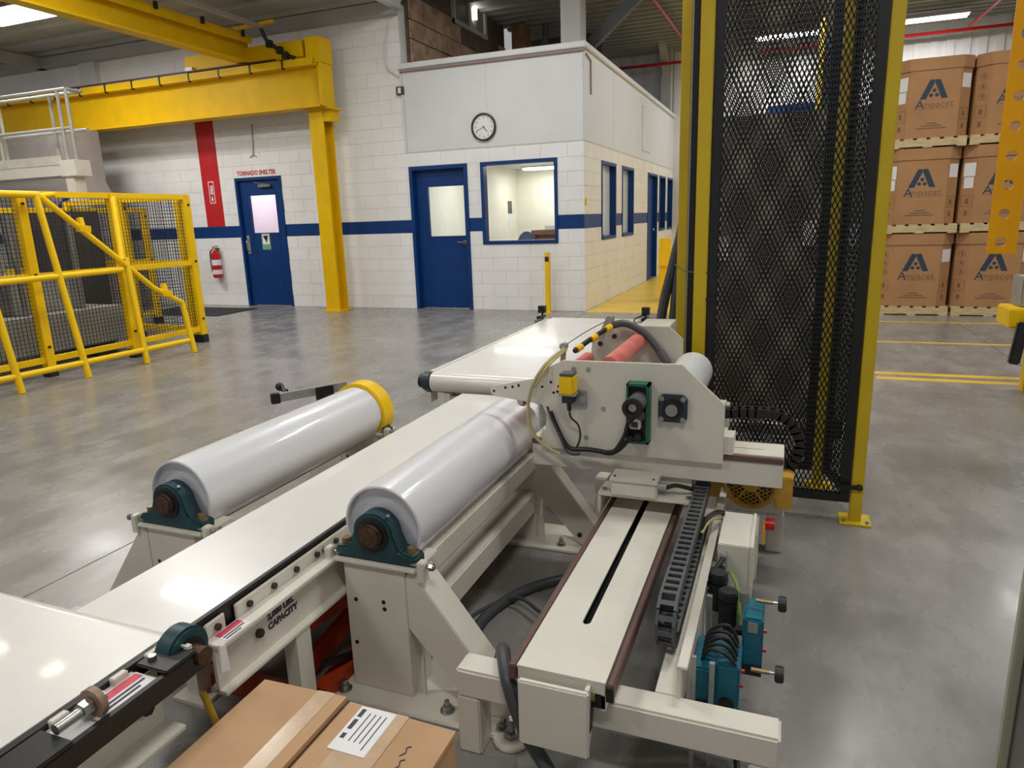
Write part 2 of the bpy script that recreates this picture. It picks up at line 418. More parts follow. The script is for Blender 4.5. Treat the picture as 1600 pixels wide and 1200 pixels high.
obj('pull_handle', B().tube([(-9.0, WY+.03, 1.18), (-9.0, WY-.02, 1.16), (-9.0, WY-.02, 1.0), (-9.0, WY+.03, .98)], .01, 8, 3), steel, d1)
s_ = obj('shelter_sign', B().box(-8.71, -8.525, WY+.034, WY+.04, .995, 1.28), signg, d1, bevel=.002)
obj('sign_field', B().box(-8.69, -8.545, WY+.031, WY+.035, 1.09, 1.26), whitel, s_)
obj('funnel_symbol', B().prism([(-8.675, 1.235), (-8.57, 1.245), (-8.575, 1.2), (-8.59, 1.165), (-8.6, 1.11), (-8.62, 1.15), (-8.64, 1.18)], 'y', WY+.029, WY+.032), blackm, s_)
for z in (.3, 1.95): obj('hinge', B().cyl((-8.19, WY+.03, z-.05), (-8.19, WY+.03, z+.05), .012, 8), steel, d1)
d2 = leaf('door_2', -5.58, -4.69, 2.178, WY+.09, (-5.375, -4.745, 1.155, 1.92), glassm)
frame(d2, -5.64, -4.63, 0, 2.235, .06, WY-.02, WY+.16, False)
obj('lever_handle', B().tube([(-4.76, WY+.09, 1.05), (-4.76, WY+.03, 1.05), (-4.87, WY+.03, 1.06)], .013, 8, 2).cyl((-4.76, WY+.07, 1.05), (-4.76, WY+.092, 1.05), .035, 16), steel, d2)
w1 = struct('window_1', B().box(-4.33, -3.26, WY+.1, WY+.108, 1.09, 2.16), glassm)
frame(w1, -4.41, -3.19, 1.016, 2.235, .05, WY-.02, WY+.13)
for i, (a, b) in enumerate(SW):
    n = 'door_3' if i == 2 else 'window_%d' % (i+2-(i > 2))
    z0 = 0 if i == 2 else 1.016
    if i == 2:
        o = struct(n, B().box(XC-.12, XC-.08, a+.05, b-.05, 0, 2.18), blue); obj('lever_handle', B().ball((XC-.05, b-.15, 1.05), .03), steel, o)
    else:
        o = struct(n, B().box(XC-.085, XC-.08, a+.05, b-.05, z0+.05, 2.19), glassm)
        if i < 2:
            for k in range(int((b-a-.1)/.09)): obj('blind_slat', B().box(XC-.10, XC-.096, a+.06+k*.09, a+.14+k*.09, z0+.06, 2.18), whitel, o)
        else: obj('blind', B().box(XC-.12, XC-.11, a+.05, b-.05, z0+.05, 2.19), mat('dark_blind_%d' % i, rgb(60, 70, 90), .6), o)
    t = .05
    bq = B().box(XC-.1, XC+.012, a, a+t, z0, 2.235).box(XC-.1, XC+.012, b-t, b, z0, 2.235).box(XC-.1, XC+.012, a+t, b-t, 2.235-t, 2.235)
    if z0: bq.box(XC-.1, XC+.02, a+t, b-t, z0, z0+t)
    obj('door_frame' if i == 2 else 'window_frame', bq, blue, o, bevel=.004)
# ---- office interior seen through the window
io = struct('office_floor', B().box(-5.64, XC-.2, WY+.2, 14.9, 0, .01), conc)
struct('wall_office_back', B().box(-5.64, XC-.2, 14.8, 14.9, 0, 2.6), inn)
struct('wall_office_left', B().box(-5.75, -5.62, WY+.2, 14.9, 0, 2.6), inn)
struct('office_ceiling', B().box(-5.64, XC-.2, WY+.2, 14.9, 2.42, 2.5), farwhite)
def office_lamp(x, y, lab, pw=13):
    t = thing('ceiling_troffer', lab, 'light', (x, y, 2.36))
    obj('housing', B().box(x-.62, x+.62, y-.17, y+.17, 2.39, 2.42), whitel, t)
    for s in (-.08, .08): obj('tube', B().cyl((x-.6, y+s, 2.37), (x+.6, y+s, 2.37), .02, 10), lampo_e, t)
    l = bpy.data.lights.new('office_light', 'AREA'); l.shape = 'RECTANGLE'; l.size = 1.2; l.size_y = .3; l.energy = pw
    lo = bpy.data.objects.new('office_light', l); COL.objects.link(lo); lo.location = (0, 0, -.02); lo.parent = t
office_lamp(-4.55, 14.07, 'bright twin tube light on the office ceiling seen through the big window')
office_lamp(-4.4, 11.4, 'added tube light on the office ceiling just inside the blue door', 18)  # unseen lamp, added to brighten the room behind the door pane
t = thing('desk', 'brown wooden desk inside the office behind the big window', 'desk', (-4.0, 13.7, 0))
obj('top', B().box(-4.8, -3.2, 13.4, 14.0, 1.06, 1.15), deskm, t); obj('modesty_panel', B().box(-4.75, -3.25, 13.5, 13.53, .1, 1.06), deskm, t)
for x in (-4.78, -3.27): obj('leg', B().box(x, x+.05, 13.45, 13.95, 0, 1.06), deskm, t)
tag(obj('paper_stack', B().box(-4.55, -4.15, 13.5, 13.8, 1.15, 1.24), whitel, bevel=.01), 'white heap of papers on the office desk', 'papers')
t = thing('office_chair', 'dark blue office chair with rounded back behind the big window', 'chair', (-4.58, 12.4, 0))
obj('backrest', B().prism([(-4.76+.36*k/10, .98+.17*math.sin(PI*k/10)**.6) for k in range(11)]+[(-4.40, .7), (-4.76, .7)], 'y', 12.5, 12.57), chairm, t, bevel=.02)
obj('seat', B().box(-4.8, -4.36, 12.1, 12.52, .5, .57), chairm, t, bevel=.03); obj('stem', B().cyl((-4.58, 12.3, .03), (-4.58, 12.3, .5), .03, 10), blackm, t)
for k in range(5):
    a = 2*PI*k/5; obj('base_leg', B().bar((-4.58, 12.3, .05), (-4.58+.28*math.cos(a), 12.3+.28*math.sin(a), .03), .04, .03), blackm, t)
t = thing('wall_notice', 'small grey and white notice hanging on the office wall', 'notice', (-5.62, 14.37, 1.25))
obj('picture', B().box(-5.62, -5.612, 14.25, 14.47, 1.5, 1.76), greyp, t); obj('sheet', B().box(-5.62, -5.614, 14.25, 14.47, 1.2, 1.48), whitel, t)
# shallow lit room behind the shelter door
struct('wall_shelter_room', B().box(-9.4, -7.9, 11.6, 11.7, 0, 2.7).box(-9.5, -9.4, WY+.2, 11.7, 0, 2.7).box(-7.9, -7.8, WY+.2, 11.7, 0, 2.7).box(-9.5, -7.8, WY+.2, 11.7, 2.6, 2.7), mat('pinkish_wall', rgb(236, 222, 230), .6, var=.02))
t = thing('bulkhead_lamp', 'small ceiling lamp inside the room behind the shelter door', 'light', (-8.65, 11.0, 2.56))
obj('diffuser', B().cyl((-8.65, 11.0, 2.55), (-8.65, 11.0, 2.6), .15, 20), lampo_e, t)
l = bpy.data.lights.new('shelter_light', 'AREA'); l.size = .3; l.energy = 11; lo = bpy.data.objects.new('shelter_light', l); COL.objects.link(lo); lo.location = (0, 0, -.02); lo.parent = t
# ---- ceiling, far walls, old brick wall, columns
cb = B()
def deck(b, x0, x1, y0, y1, z, p=.3):
    """ribbed steel deck running along X"""
    n = int((y1-y0)/p); prof = []
    for i in range(n):
        y = y0+i*p; prof += [(y, z), (y+p*.42, z), (y+p*.5, z-.05), (y+p*.92, z-.05)]
    prof.append((y0+n*p, z)); prof += [(y0+n*p, z+.08), (y0, z+.08)]
    b.prism(prof, 'x', x0, x1)
deck(cb, -5.62, 12, -6, 20.9, CEIL)
ce = struct('ceiling', cb, conc, sharp=20)
cb = B(); deck(cb, -20, -5.62, -6, 10.3, 4.66, .6)
cl_ = struct('ceiling_low_bay', cb, mat('low_bay_deck', rgb(172, 172, 160), .7, var=.08, scale=1.5), sharp=20)
for x in (-17.5, -13.4, -9.3): obj('joist', B().box(x, x+.16, -6, 10.1, 4.42, 4.6), beamg, cl_)
obj('eave_beam', B().box(-20, -5.66, 9.95, 10.1, 4.42, 4.6), beamg, cl_)
obj('pilaster', B().box(-12.35, -11.95, 10.0, 10.1, 3.5, 4.5), farwhite, cl_)
obj('bulkhead', B().box(-5.7, -5.6, -6, 10.1, 4.5, CEIL), farwhite, cl_)
fb = B(); x = -4.3
while x < 12:
    fb.box(x, x+.16, 18.36, 18.4, 0, CEIL).box(x+.16, x+.3, 18.39, 18.4, 0, CEIL); x += .3
struct('wall_far', fb.box(-5, 12, 18.4, 18.6, 0, CEIL), farwhite)
struct('wall_right', B().box(9, 9.2, 2, 18.4, 0, CEIL), farwhite)
ow = struct('wall_old_brick', B().box(-5.9, -5.6, WY+.2, 14.3, 3.5, CEIL), dkbr)
# weathered boards of the old wall
z = 3.5
for k, h in enumerate((.3, .34, .28, .36)):
    y = WY+.2
    while y < 14.3:
        L_ = min(random.uniform(1.0, 1.9), 14.3-y)
        if not (k >= 3 and 11.7 < y+L_/2 < 13.4): obj('board', B().box(-5.6, -5.6+random.uniform(.02, .04), y+.008, y+L_-.008, z+.008, z+h-.008), oldb, ow, bevel=.006, seg=1)
        y += L_
    z += h
wn = struct('window_9', B().box(-5.59, -5.58, 11.9, 13.2, 4.8, CEIL), mat('dim_window', rgb(120, 110, 104), .3)); obj('window_frame', B().box(-5.6, -5.54, 11.84, 11.92, 4.7, CEIL).box(-5.6, -5.54, 12.5, 12.58, 4.75, CEIL).box(-5.6, -5.54, 13.2, 13.28, 4.7, CEIL).box(-5.6, -5.53, 11.84, 13.28, 4.7, 4.77), beamg, wn)
obj('lamp_strip', B().box(-5.56, -5.52, 12.7, 12.78, 4.95, 5.15), lamp_e, wn)
struct('wall_dark_end', B().box(-5.6, -3.9, 15.6, 15.7, 3.6, CEIL), dkbr)
for nm, x, y, ww, mm in (('brown_column', -5.25, 14.35, .3, mat('tan_column', rgb(140, 104, 70), .7, var=.15)), ('downpipe', -4.75, 14.4, .14, greyp), ('brown_column', -4.3, 14.6, .26, oldb)):
    o = struct('trim_'+nm, B().box(x-ww/2, x+ww/2, y-ww/2, y+ww/2, 3.66, CEIL) if nm != 'downpipe' else B().cyl((x, y, 3.66), (x, y, CEIL), ww/2, 12), mm)
struct('column_office', B().box(-3.17, -2.88, 10.3, 10.6, 3.66, CEIL), beamg, bevel=.004)
cc = struct('column_far', B().box(-3.04, -2.80, 17.9, 18.2, 3.66, CEIL), beamg, bevel=.004)
obj('knee_brace', B().prism([(17.9, 4.6), (17.2, CEIL), (17.5, CEIL), (17.9, 4.9)], 'x', -3.0, -2.85), beamg, cc)
for a, b in (((-2.9, 11, 3.9), (-1.3, 11, CEIL)), ):
    struct('trim_1', B().bar(a, b, .12, .16), mat('dark_steel', rgb(80, 82, 84), .6))
# red sprinkler pipes
def pipe(lab, pts, r=.035):
    t = thing('sprinkler_pipe', lab, 'pipe', pts[0], 'red sprinkler pipes under the ceiling')
    obj('run', B().tube(pts, r, 10, 1), redx, t)
    for q in pts[1:-1] or [(Vector(pts[0])+Vector(pts[1]))/2]: obj('coupling', B().ball(q, r*1.35), redx, t)
    h = (Vector(pts[0])+Vector(pts[-1]))/2; obj('hanger', B().cyl(h, (h.x, h.y, CEIL), .008, 6), steel, t)
pipe('red sprinkler pipe along the far end above the brown bins', [(-.9, 17.9, 4.86), (4.0, 17.9, 4.86), (8.8, 17.9, 4.86)])
pipe('short red sprinkler pipe crossing behind the far white column', [(-4.2, 17.6, 4.78), (-2.4, 17.6, 4.78), (-1.6, 17.6, 4.78)])
pipe('red sprinkler pipe running away under the ribbed deck beside the white column', [(-2.55, 9.5, 5.0), (-2.4, 13, 5.0), (-2.3, 17.5, 5.0)], .03)
pipe('red sprinkler branch pipe rising behind the brown bins', [(3.2, 17.78, 4.9), (3.4, 16.0, 5.0), (3.6, 14.5, 5.05)], .03)
# ---- ceiling fixtures
def fixture(x, y, z, lab, L=1.25, W=.34, panel=False):
    t = thing('high_bay_light', lab, 'light', (x, y, z), 'high bay ceiling lights')
    obj('housing', B().prism([(y-W/2, z+.01), (y+W/2, z+.01), (y+W/4, z+.09), (y-W/4, z+.09)], 'x', x-L/2, x+L/2), whitel, t)
    if panel: obj('diffuser', B().box(x-L/2+.01, x+L/2-.01, y-W/2+.02, y+W/2-.02, z-.02, z+.01), lamp_e, t)
    for s in () if panel else (-.09, .09): obj('tube', B().cyl((x-L/2+.02, y+s, z-.005), (x+L/2-.02, y+s, z-.005), .022, 8), lamp_e, t)
    for s in (-.5, .5): obj('hanger', B().cyl((x+s, y, z+.09), (x+s, y, (4.6 if x < -5.7 else CEIL)), .006, 5), steel, t)
    l = bpy.data.lights.new('high_bay_lamp', 'AREA'); l.shape = 'RECTANGLE'; l.size = L; l.size_y = W; l.energy = LAMP_W; l.color = (1, .99, .975)
    lo = bpy.data.objects.new('high_bay_lamp', l); COL.objects.link(lo); lo.location = (0, 0, -.04); lo.parent = t
fixture(2.4, 17.0, 4.95, 'ceiling light above the stacked brown bins')
fixture(-.27, 17.0, 4.95, 'ceiling light seen through the black mesh guard')
fixture(-10.4, 7.52, 4.42, 'bright ceiling light over the left bay beside the yellow bridge girder', W=.56, panel=True)
hid = 'high bay ceiling light outside the view'
for x, y in ((-3.8, 7.6), (0.6, 7.6), (-3.8, 3.4), (.6, 3.4), (-3.8, -.8), (.6, -.8), (5, 3.4), (5, 7.6), (4.2, 12.2), (.2, 12.2)): fixture(x, y, 4.95, hid)
for x, y in ((-8.6, 5.2), (-6.35, 5.4), (-8.6, 1.2), (-13, 4)): fixture(x, y, 4.4, hid)  # the second is an extra lamp, added to brighten the block wall
# ================================================================ the roller machine
AX, AZ, RR = {'R': -1.065, 'L': -1.845}, .522, .127
YS = 1.557                      # front face of the near stands
def pillow(parent, x, y, z0, side):
    """pillow block: base foot, domed body, insert, bolts; z0 = top of stand"""
    n = 14; prof = [(x-.135, z0), (x-.135, z0+.03), (x-.085, z0+.04)]
    zc = AZ
    for k in range(n+1):
        a = PI*(1-k/n); prof.append((x+.066*math.cos(a), zc+.064*math.sin(a)))
    prof += [(x+.085, z0+.04), (x+.135, z0+.03), (x+.135, z0)]
    p = obj('pillow_block', B().prism(prof, 'y', y-.03, y+.03), teal, parent, bevel=.006)
    obj('bearing_insert', B().pipe((x, y-.035, zc), (x, y+.03, zc), .052, .036, 24), blackm, p)
    for s in (-1, 1): obj('bolt', B().cyl((x+s*.11, y, z0+.03), (x+s*.11, y, z0+.05), .014, 6).cyl((x+s*.11, y, z0+.028), (x+s*.11, y, z0+.033), .02, 12), mat('brass_bolt', rgb(150, 130, 92), .4, metal=.6) if 'brass_bolt' not in MATS else MATS['brass_bolt'], p)
    obj('grease_nipple', B().cyl((x+.04, y-.01, zc+.048), (x+.052, y-.02, zc+.062), .005, 8), steel, p)
    return p
def roller(k, label):
    x = AX[k]; t = thing('support_roller', label, 'roller', (x, 2.13, .39))
    n = 64; b = B().pipe((x, YS+.055, AZ), (x, 2.665, AZ), RR, RR-.008, n)
    r_ = obj('roller_shell', b, rollm, t, bevel=.002)
    for y in (YS+.075, 2.63): obj('end_disc', B().cyl((x, y, AZ), (x, y+.01, AZ), RR-.008, n), rollend, t)
    obj('shaft', B().cyl((x, YS-.016, AZ), (x, 2.72, AZ), .036, 24).cyl((x, YS-.022, AZ), (x, YS-.016, AZ), .03, 24), rust, t)
    pillow(t, x, YS+.03, .437, k); pillow(t, x, 2.70, .437, k)
    return t
roller('R', 'long glossy white roller on the right side of the narrow belt')
tl = roller('L', 'long glossy white roller on the left with yellow guard ring at far end')
obj('guard_ring', B().pipe((AX['L'], 2.668, AZ), (AX['L'], 2.755, AZ), .143, .125, 40), yel, tl, bevel=.003)
obj('ring_bracket', B().box(-1.73, -1.70, 2.70, 2.73, .437, .45).cyl((-1.71, 2.715, .4), (-1.71, 2.715, .45), .01, 8), blackm, tl)
# stands: s = direction of the diagonal brace (+1 right, -1 left)
def stand(x, y0, y1, s, label):
    t = thing('roller_stand', label, 'stand', (x, (y0+y1)/2, 0), 'cream bearing stands')
    xl, xr = x-.108, x+.098
    obj('column', B().box(xl, xr, y0, y1, .012, .425), cream, t, bevel=.002)
    obj('top_plate', B().box(x-.138, x+.138, y0-.012, y1+.012, .425, .437), cream, t, bevel=.003)
    for q in (-1, 1):
        l_ = obj('adjuster_lug', B().box(x+q*.155-.012, x+q*.155+.012, y0-.01, y0+.02, .4, .462), cream, t, bevel=.003)
        obj('adjuster_screw', B().cyl((x+q*.12, y0+.005, .448), (x+q*.195, y0+.005, .448), .006, 8).cyl((x+q*.178, y0+.005, .448), (x+q*.19, y0+.005, .448), .011, 6), steel, l_)
    e = xr+.0005 if s > 0 else xl-.0005
    obj('brace', B().prism([(e, .41), (e+s*.025, .425), (e+s*.34, .012), (e+s*.205, .012), (e, .24)], 'y', y0, y1-.02), cream, t, bevel=.003)
    obj('gusset', B().prism([(e, .012), (e+s*.03, .15), (e+s*.03, .012)], 'y', y0+.02, y0+.03), cream, t)
    obj('base_plate', B().box(min(x-.15, e+s*.37), max(x+.15, e+s*.37), y0-.07, y1+.07, 0, .012), cream, t, bevel=.003)
    for q in ((x+s*.22, y0-.02), (x-s*.12, y0-.035), (x+s*.40, y0-.03)): 
        obj('anchor_bolt', B().cyl((q[0], q[1], .012), (q[0], q[1], .016), .022, 16).cyl((q[0], q[1], .016), (q[0], q[1], .03), .014, 6).cyl((q[0], q[1], .03), (q[0], q[1], .045), .008, 10), steel, t)
    for hx, hz in ((x-.075, .305), (x+.02, .312), (x+.022, .29), (x-.085, .16)): obj('bolt_hole', B().cyl((hx, y0-.0015, hz), (hx, y0+.001, hz), .0065, 10), blackm, t)
    obj('plug', B().cyl((e+s*.2, y0-.006, .06), (e+s*.2, y0, .06), .011, 6), bolt_m, t)
    return t
stand(AX['R'], YS, YS+.12, 1, 'cream stand with diagonal brace beside the cardboard box, nearest right')
stand(AX['L'], YS, YS+.12, -1, 'cream stand under the near end of the left roller')
stand(AX['R'], 2.66, 2.76, 1, 'cream stand with brace under the carriage, far end of the right roller')
stand(AX['L'], 2.66, 2.76, -1, 'cream stand under the far yellow ring of the left roller')
# tie beams between the stands
def tie(xa, xb, za, zb, lab): tag(obj('tie_beam', B().box(xa, xb, YS+.122, 2.655, za, zb), cream, bevel=.006), lab, 'beam', 'cream tie beams between the roller stands')
tie(-1.01, -.955, .34, .42, 'upper cream tie beam along the right roller')
tie(-1.06, -.965, .14, .235, 'lower cream square tube under the right roller')
tie(-1.95, -1.895, .34, .42, 'upper cream tie beam hidden along the left roller')
# ---- pneumatic stop / pusher left of the left roller
t = thing('side_pusher', 'small aluminium slide with black blocks behind the left roller', 'actuator', (-2.62, 3.3, 0))
obj('rail', B().bar((-2.78, 3.2, .4), (-2.50, 3.52, .42), .03, .05), galv, t, bevel=.003)
obj('block', B().bar((-2.62, 3.37, .38), (-2.55, 3.45, .385), .05, .11), blackm, t, bevel=.004)
obj('end_block', B().bar((-2.80, 3.18, .4), (-2.765, 3.22, .4), .045, .06), blackm, t, bevel=.004)
obj('sensor_head', B().ball((-2.93, 3.42, .41), .028, 10).bar((-2.93, 3.42, .40), (-2.86, 3.4, .39), .02, .02), bolt_m, t)
obj('sensor_cable', B().tube([(-2.93, 3.42, .41), (-2.86, 3.36, .44), (-2.8, 3.3, .42), (-2.74, 3.27, .42)], .006), blackm, t)
obj('leg', B().bar((-2.6, 3.4, 0), (-2.6, 3.4, .36), .05, .05, (1, 0, 0)).box(-2.68, -2.52, 3.32, 3.48, 0, .01), cream, t)
# ---- narrow belt conveyor between the rollers
BZ = .485
t = thing('belt_conveyor', 'narrow cream belt conveyor running between the two white rollers', 'conveyor', (-1.455, 2.2, 0))
def belt_loop(x0, x1, y0, y1, zt, r, n=14):
    prof = []
    for k in range(n+1): a = PI/2-PI*k/n; prof.append((y1-r+r*math.cos(a), zt-r+r*math.sin(a)))
    for k in range(n+1): a = -PI/2-PI*k/n; prof.append((y0+r+r*math.cos(a), zt-r+r*math.sin(a)))
    return B().prism(prof, 'x', x0, x1)
obj('belt', belt_loop(-1.588, -1.266, 1.0, 3.3, BZ, .03), beltm, t)
obj('belt_bed', B().box(-1.59, -1.256, 1.06, 3.26, .38, .42), blackm, t)
obj('belt_gap_shade', B().box(-1.265, -1.256, 1.05, 3.25, .42, .4835), blackm, t)  # black strip paints the dark gap between belt and side strip
for s, x in ((1, -1.252), (-1, -1.592)):
    a, b = sorted((x, x+s*.008)); ch = -1.193 if s > 0 else -1.635
    sr = obj('side_strip', B().box(a, b, 1.2, 3.25, .40, .470 if s > 0 else .478), cream, t, bevel=.003)
    if s > 0:
        obj('side_strip', B().box(a, b, 1.1, 1.165, .40, .470), cream, t, bevel=.003)
        y = 1.245
        while y < 3.2: obj('roller_bolt', B().cyl((b, y, .449), (b+.009, y, .449), .009, 6), bolt_m, sr); y += .094
        obj('roller_bolt', B().cyl((b, 1.135, .449), (b+.009, 1.135, .449), .009, 6), bolt_m, sr)
    w0, w1_ = (-1.243, ch) if s > 0 else (ch, -1.601)
    cb_ = B()
    web = w0+.018 if s > 0 else w1_-.008
    cb_.prism([(w0, .432), (w1_, .432), (w1_, .421), (w0, .416)], 'y', 1.09, 3.25)
    cb_.box(web, web+.01, 1.09, 3.25, .303, .425)
    cb_.prism([(w0, .297), (w1_, .297), (w1_, .307), (w0, .313)], 'y', 1.09, 3.25)
    chn = obj('channel', cb_, cream, t, bevel=.0015)
    if s > 0:
        text('2,000 LBS.', .025, (web+.0108, 1.325, .396), EAST, inkm, chn, bold=.0015); text('CAPACITY', .025, (web+.0108, 1.33, .368), EAST, inkm, chn, bold=.0015)
        obj('bolt', B().cyl((web+.01, 1.235, .376), (web+.022, 1.235, .376), .012, 6), bolt_m, chn)
        lb = obj('warning_label', B().box(-1.241, -1.196, 1.115, 1.20, .432, .4332), whitel, chn)
        obj('label_bar', B().box(-1.238, -1.219, 1.118, 1.195, .4332, .4338), pinklab, lb)
        for q in range(2): obj('label_print', B().box(-1.214+q*.009, -1.21+q*.009, 1.12, 1.19-q*.02, .4332, .4338), inkm, lb)
    else: obj('warning_label', B().box(-1.633, -1.604, 1.12, 1.2, .432, .4332), whitel, chn); obj('label_bar', B().box(-1.63, -1.616, 1.123, 1.19, .4332, .4338), pinklab, chn)
obj('left_lug', B().box(-1.68, -1.605, 1.075, 1.1, .42, .445), steel, t, bevel=.003)
for x in (-1.242, -1.635):
    for y in (1.35, 2.9): obj('leg', B().box(x, x+.045, y, y+.06, .012, .299).box(x-.03, x+.09, y-.03, y+.09, 0, .012), cream, t)
# ---- orange lift table under the belt
t = thing('lift_table', 'orange-red scissor lift table low under the narrow belt', 'lift table', (-1.45, 2.1, 0))
obj('base_frame', B().box(-1.68, -1.62, 1.4, 2.9, 0, .05).box(-1.26, -1.20, 1.4, 2.9, 0, .05).box(-1.68, -1.2, 1.4, 1.46, 0, .05).box(-1.68, -1.2, 2.84, 2.9, 0, .05), orange_r, t, bevel=.004)
for x in (-1.6, -1.31):
    obj('scissor_arm', B().bar((x, 1.45, .06), (x, 2.8, .25), .02, .07), orange_r, t); obj('scissor_arm', B().bar((x+.03, 1.45, .25), (x+.03, 2.8, .06), .02, .07), orange_r, t)
obj('deck_frame', B().box(-1.60, -1.31, 1.4, 2.9, .22, .262), orange_r, t, bevel=.004)
obj('foot_plate', B().box(-1.2, -1.1, 1.78, 1.9, 0, .01).box(-1.2, -1.19, 1.78, 1.9, 0, .1), orange_r, t)
obj('hydraulic_hose', B().tube([(-1.24, 1.5, .1), (-1.2, 1.7, .06), (-1.22, 2.0, .09), (-1.3, 2.3, .08)], .012), blackm, t)
# ---- wide infeed conveyor (lower left)
t = thing('infeed_conveyor', 'wide white belt conveyor at the lower left with black take-up frame', 'conveyor', (-1.6, .5, 0))
obj('belt', belt_loop(-2.1, -1.262, -.6, 1.045, .5, .045), beltm, t)
obj('belt_bed', B().box(-2.12, -1.25, -.55, .98, .40, .47), blackm, t)
obj('side_rail', B().box(-1.245, -1.235, -.55, .90, .42, .487), cream, t, bevel=.002)
obj('belt_gap_shade', B().box(-1.261, -1.2455, -.55, .97, .44, .498), blackm, t)  # darkness of the gap along the infeed rail, put in as black
for y in (.72, .85, .935): obj('rail_tab', B().box(-1.248, -1.232, y, y+.035, .47, .502), cream, t, bevel=.002)
chn = obj('channel', B().box(-1.235, -1.225, -.55, .945, .33, .47).box(-1.235, -1.165, -.55, .945, .33, .342).box(-1.235, -1.165, -.55, .68, .458, .47), cream, t, bevel=.002)
for y in (.72, .9): obj('bolt', B().cyl((-1.225, y, .40), (-1.21, y, .40), .014, 6), bolt_m, chn)
tk = obj('takeup_frame', B().box(-1.165, -1.148, .30, .975, .448, .495).box(-1.235, -1.148, .52, .70, .495, .503).box(-1.235, -1.148, .905, .985, .495, .503).box(-1.235, -1.148, .30, .52, .44, .45), blackm, t, bevel=.002)
lb = obj('warning_label', B().box(-1.232, -1.17, .765, .90, .486, .4875), whitel, t)
obj('label_bar', B().box(-1.228, -1.206, .79, .895, .4875, .4882), pinklab, lb)
for q in range(2): obj('label_print', B().box(-1.199+q*.012, -1.193+q*.012, .79, .89-q*.02, .4875, .4882), inkm, lb)
obj('label_plate', B().box(-1.232, -1.17, .705, .76, .486, .4875), whitel, t)
obj('takeup_screw', B().cyl((-1.195, .70, .512), (-1.195, .80, .512), .011, 12), steel, t)
obj('takeup_nut', B().cyl((-1.195, .772, .512), (-1.195, .786, .512), .031, 20), mat('tan_nut', rgb(150, 124, 104), .5, metal=.3), t)
obj('takeup_nut_small', B().cyl((-1.195, .75, .512), (-1.195, .77, .512), .017, 6), steel, t)
for y in (.53, .93): obj('cap_bolt', B().cyl((-1.215, y, .503), (-1.215, y, .511), .009, 8), steel, t)
obj('white_strip', B().box(-1.235, -1.165, .978, .99, .50, .51), cream, t)
fb_ = obj('flange_bearing', B().cyl((-1.235, 1.0, .478), (-1.185, 1.0, .478), .058, 28).prism([(.93, .40), (1.07, .40), (1.06, .45), (.94, .45)], 'x', -1.235, -1.205), teal, t, bevel=.006)
obj('shaft_collar', B().cyl((-1.185, 1.0, .478), (-1.178, 1.0, .478), .036, 24), blackm, fb_)
obj('pulley_shaft', B().cyl((-1.235, 1.0, .478), (-1.142, 1.0, .478), .021, 20), rust, fb_)
obj('guard_tab', B().prism([(1.045, .40), (1.075, .39), (1.07, .46), (1.05, .47)], 'x', -1.16, -1.152), whitel, t, bevel=.002)
for x in (-1.24, -2.08):
    for y in (-.3, .75): obj('leg', B().box(x, x+.06, y, y+.06, .012, .34).box(x-.03, x+.09, y-.03, y+.09, 0, .012), cream, t)
obj('drain_hose', B().tube([(-1.19, 1.02, .36), (-1.17, 1.03, .26), (-1.19, 1.05, .15), (-1.2, 1.08, .02)], .008), mat('yellow_cable', rgb(190, 150, 40), .5), t)
# ---- wide outfeed conveyor (behind)
OZ = .555
t = thing('outfeed_conveyor', 'wide white belt conveyor beyond the rollers, running towards the office', 'conveyor', (-1.47, 4.5, 0))
obj('belt', belt_loop(-1.845, -1.10, 3.38, 5.70, OZ, .055), beltm, t)
obj('belt_bed', B().box(-1.86, -1.09, 3.46, 5.62, .43, .515), cream_d, t)
for x0, x1 in ((-1.905, -1.872), (-1.085, -1.055)): obj('side_rail', B().box(x0, x1, 3.48, 5.66, .41, .545), cream, t, bevel=.004)
pb = obj('flange_bearing', B().cyl((-1.85, 3.44, .50), (-1.905, 3.44, .50), .056, 24), navycast, t, bevel=.006)
obj('bearing_cap', B().cyl((-1.905, 3.44, .50), (-1.93, 3.44, .50), .04, 20), blackm, pb)
obj('end_bracket', B().box(-1.9, -1.86, 3.42, 3.5, .38, .44).box(-1.78, -1.74, 3.42, 3.5, .36, .44).box(-1.76, -1.62, 3.44, 3.5, .38, .42), cream, t)
for x in (-1.88, -1.12):
    for y in (3.8, 5.3): obj('leg', B().box(x, x+.06, y, y+.06, .012, .43).box(x-.03, x+.09, y-.03, y+.09, 0, .012), cream, t)
for q, (x, y) in enumerate(((-1.93, 5.62), (-1.04, 5.6))):
    s_ = obj('photo_eye', B().box(x-.02, x+.02, y-.1, y+.03, .56, .58).box(x-.03, x+.03, y-.03, y+.02, .60, .66).cyl((x, y, .54), (x, y, .6), .008, 8), blackm, t)
    obj('eye_bracket', B().box(x-.03, x+.01, y-.12, y-.06, .5, .56), steel, s_)
obj('eye_cable', B().tube([(-1.04, 5.6, .6), (-1.08, 5.35, .6), (-1.02, 5.1, .58), (-.98, 4.9, .5)], .008), blackm, t)
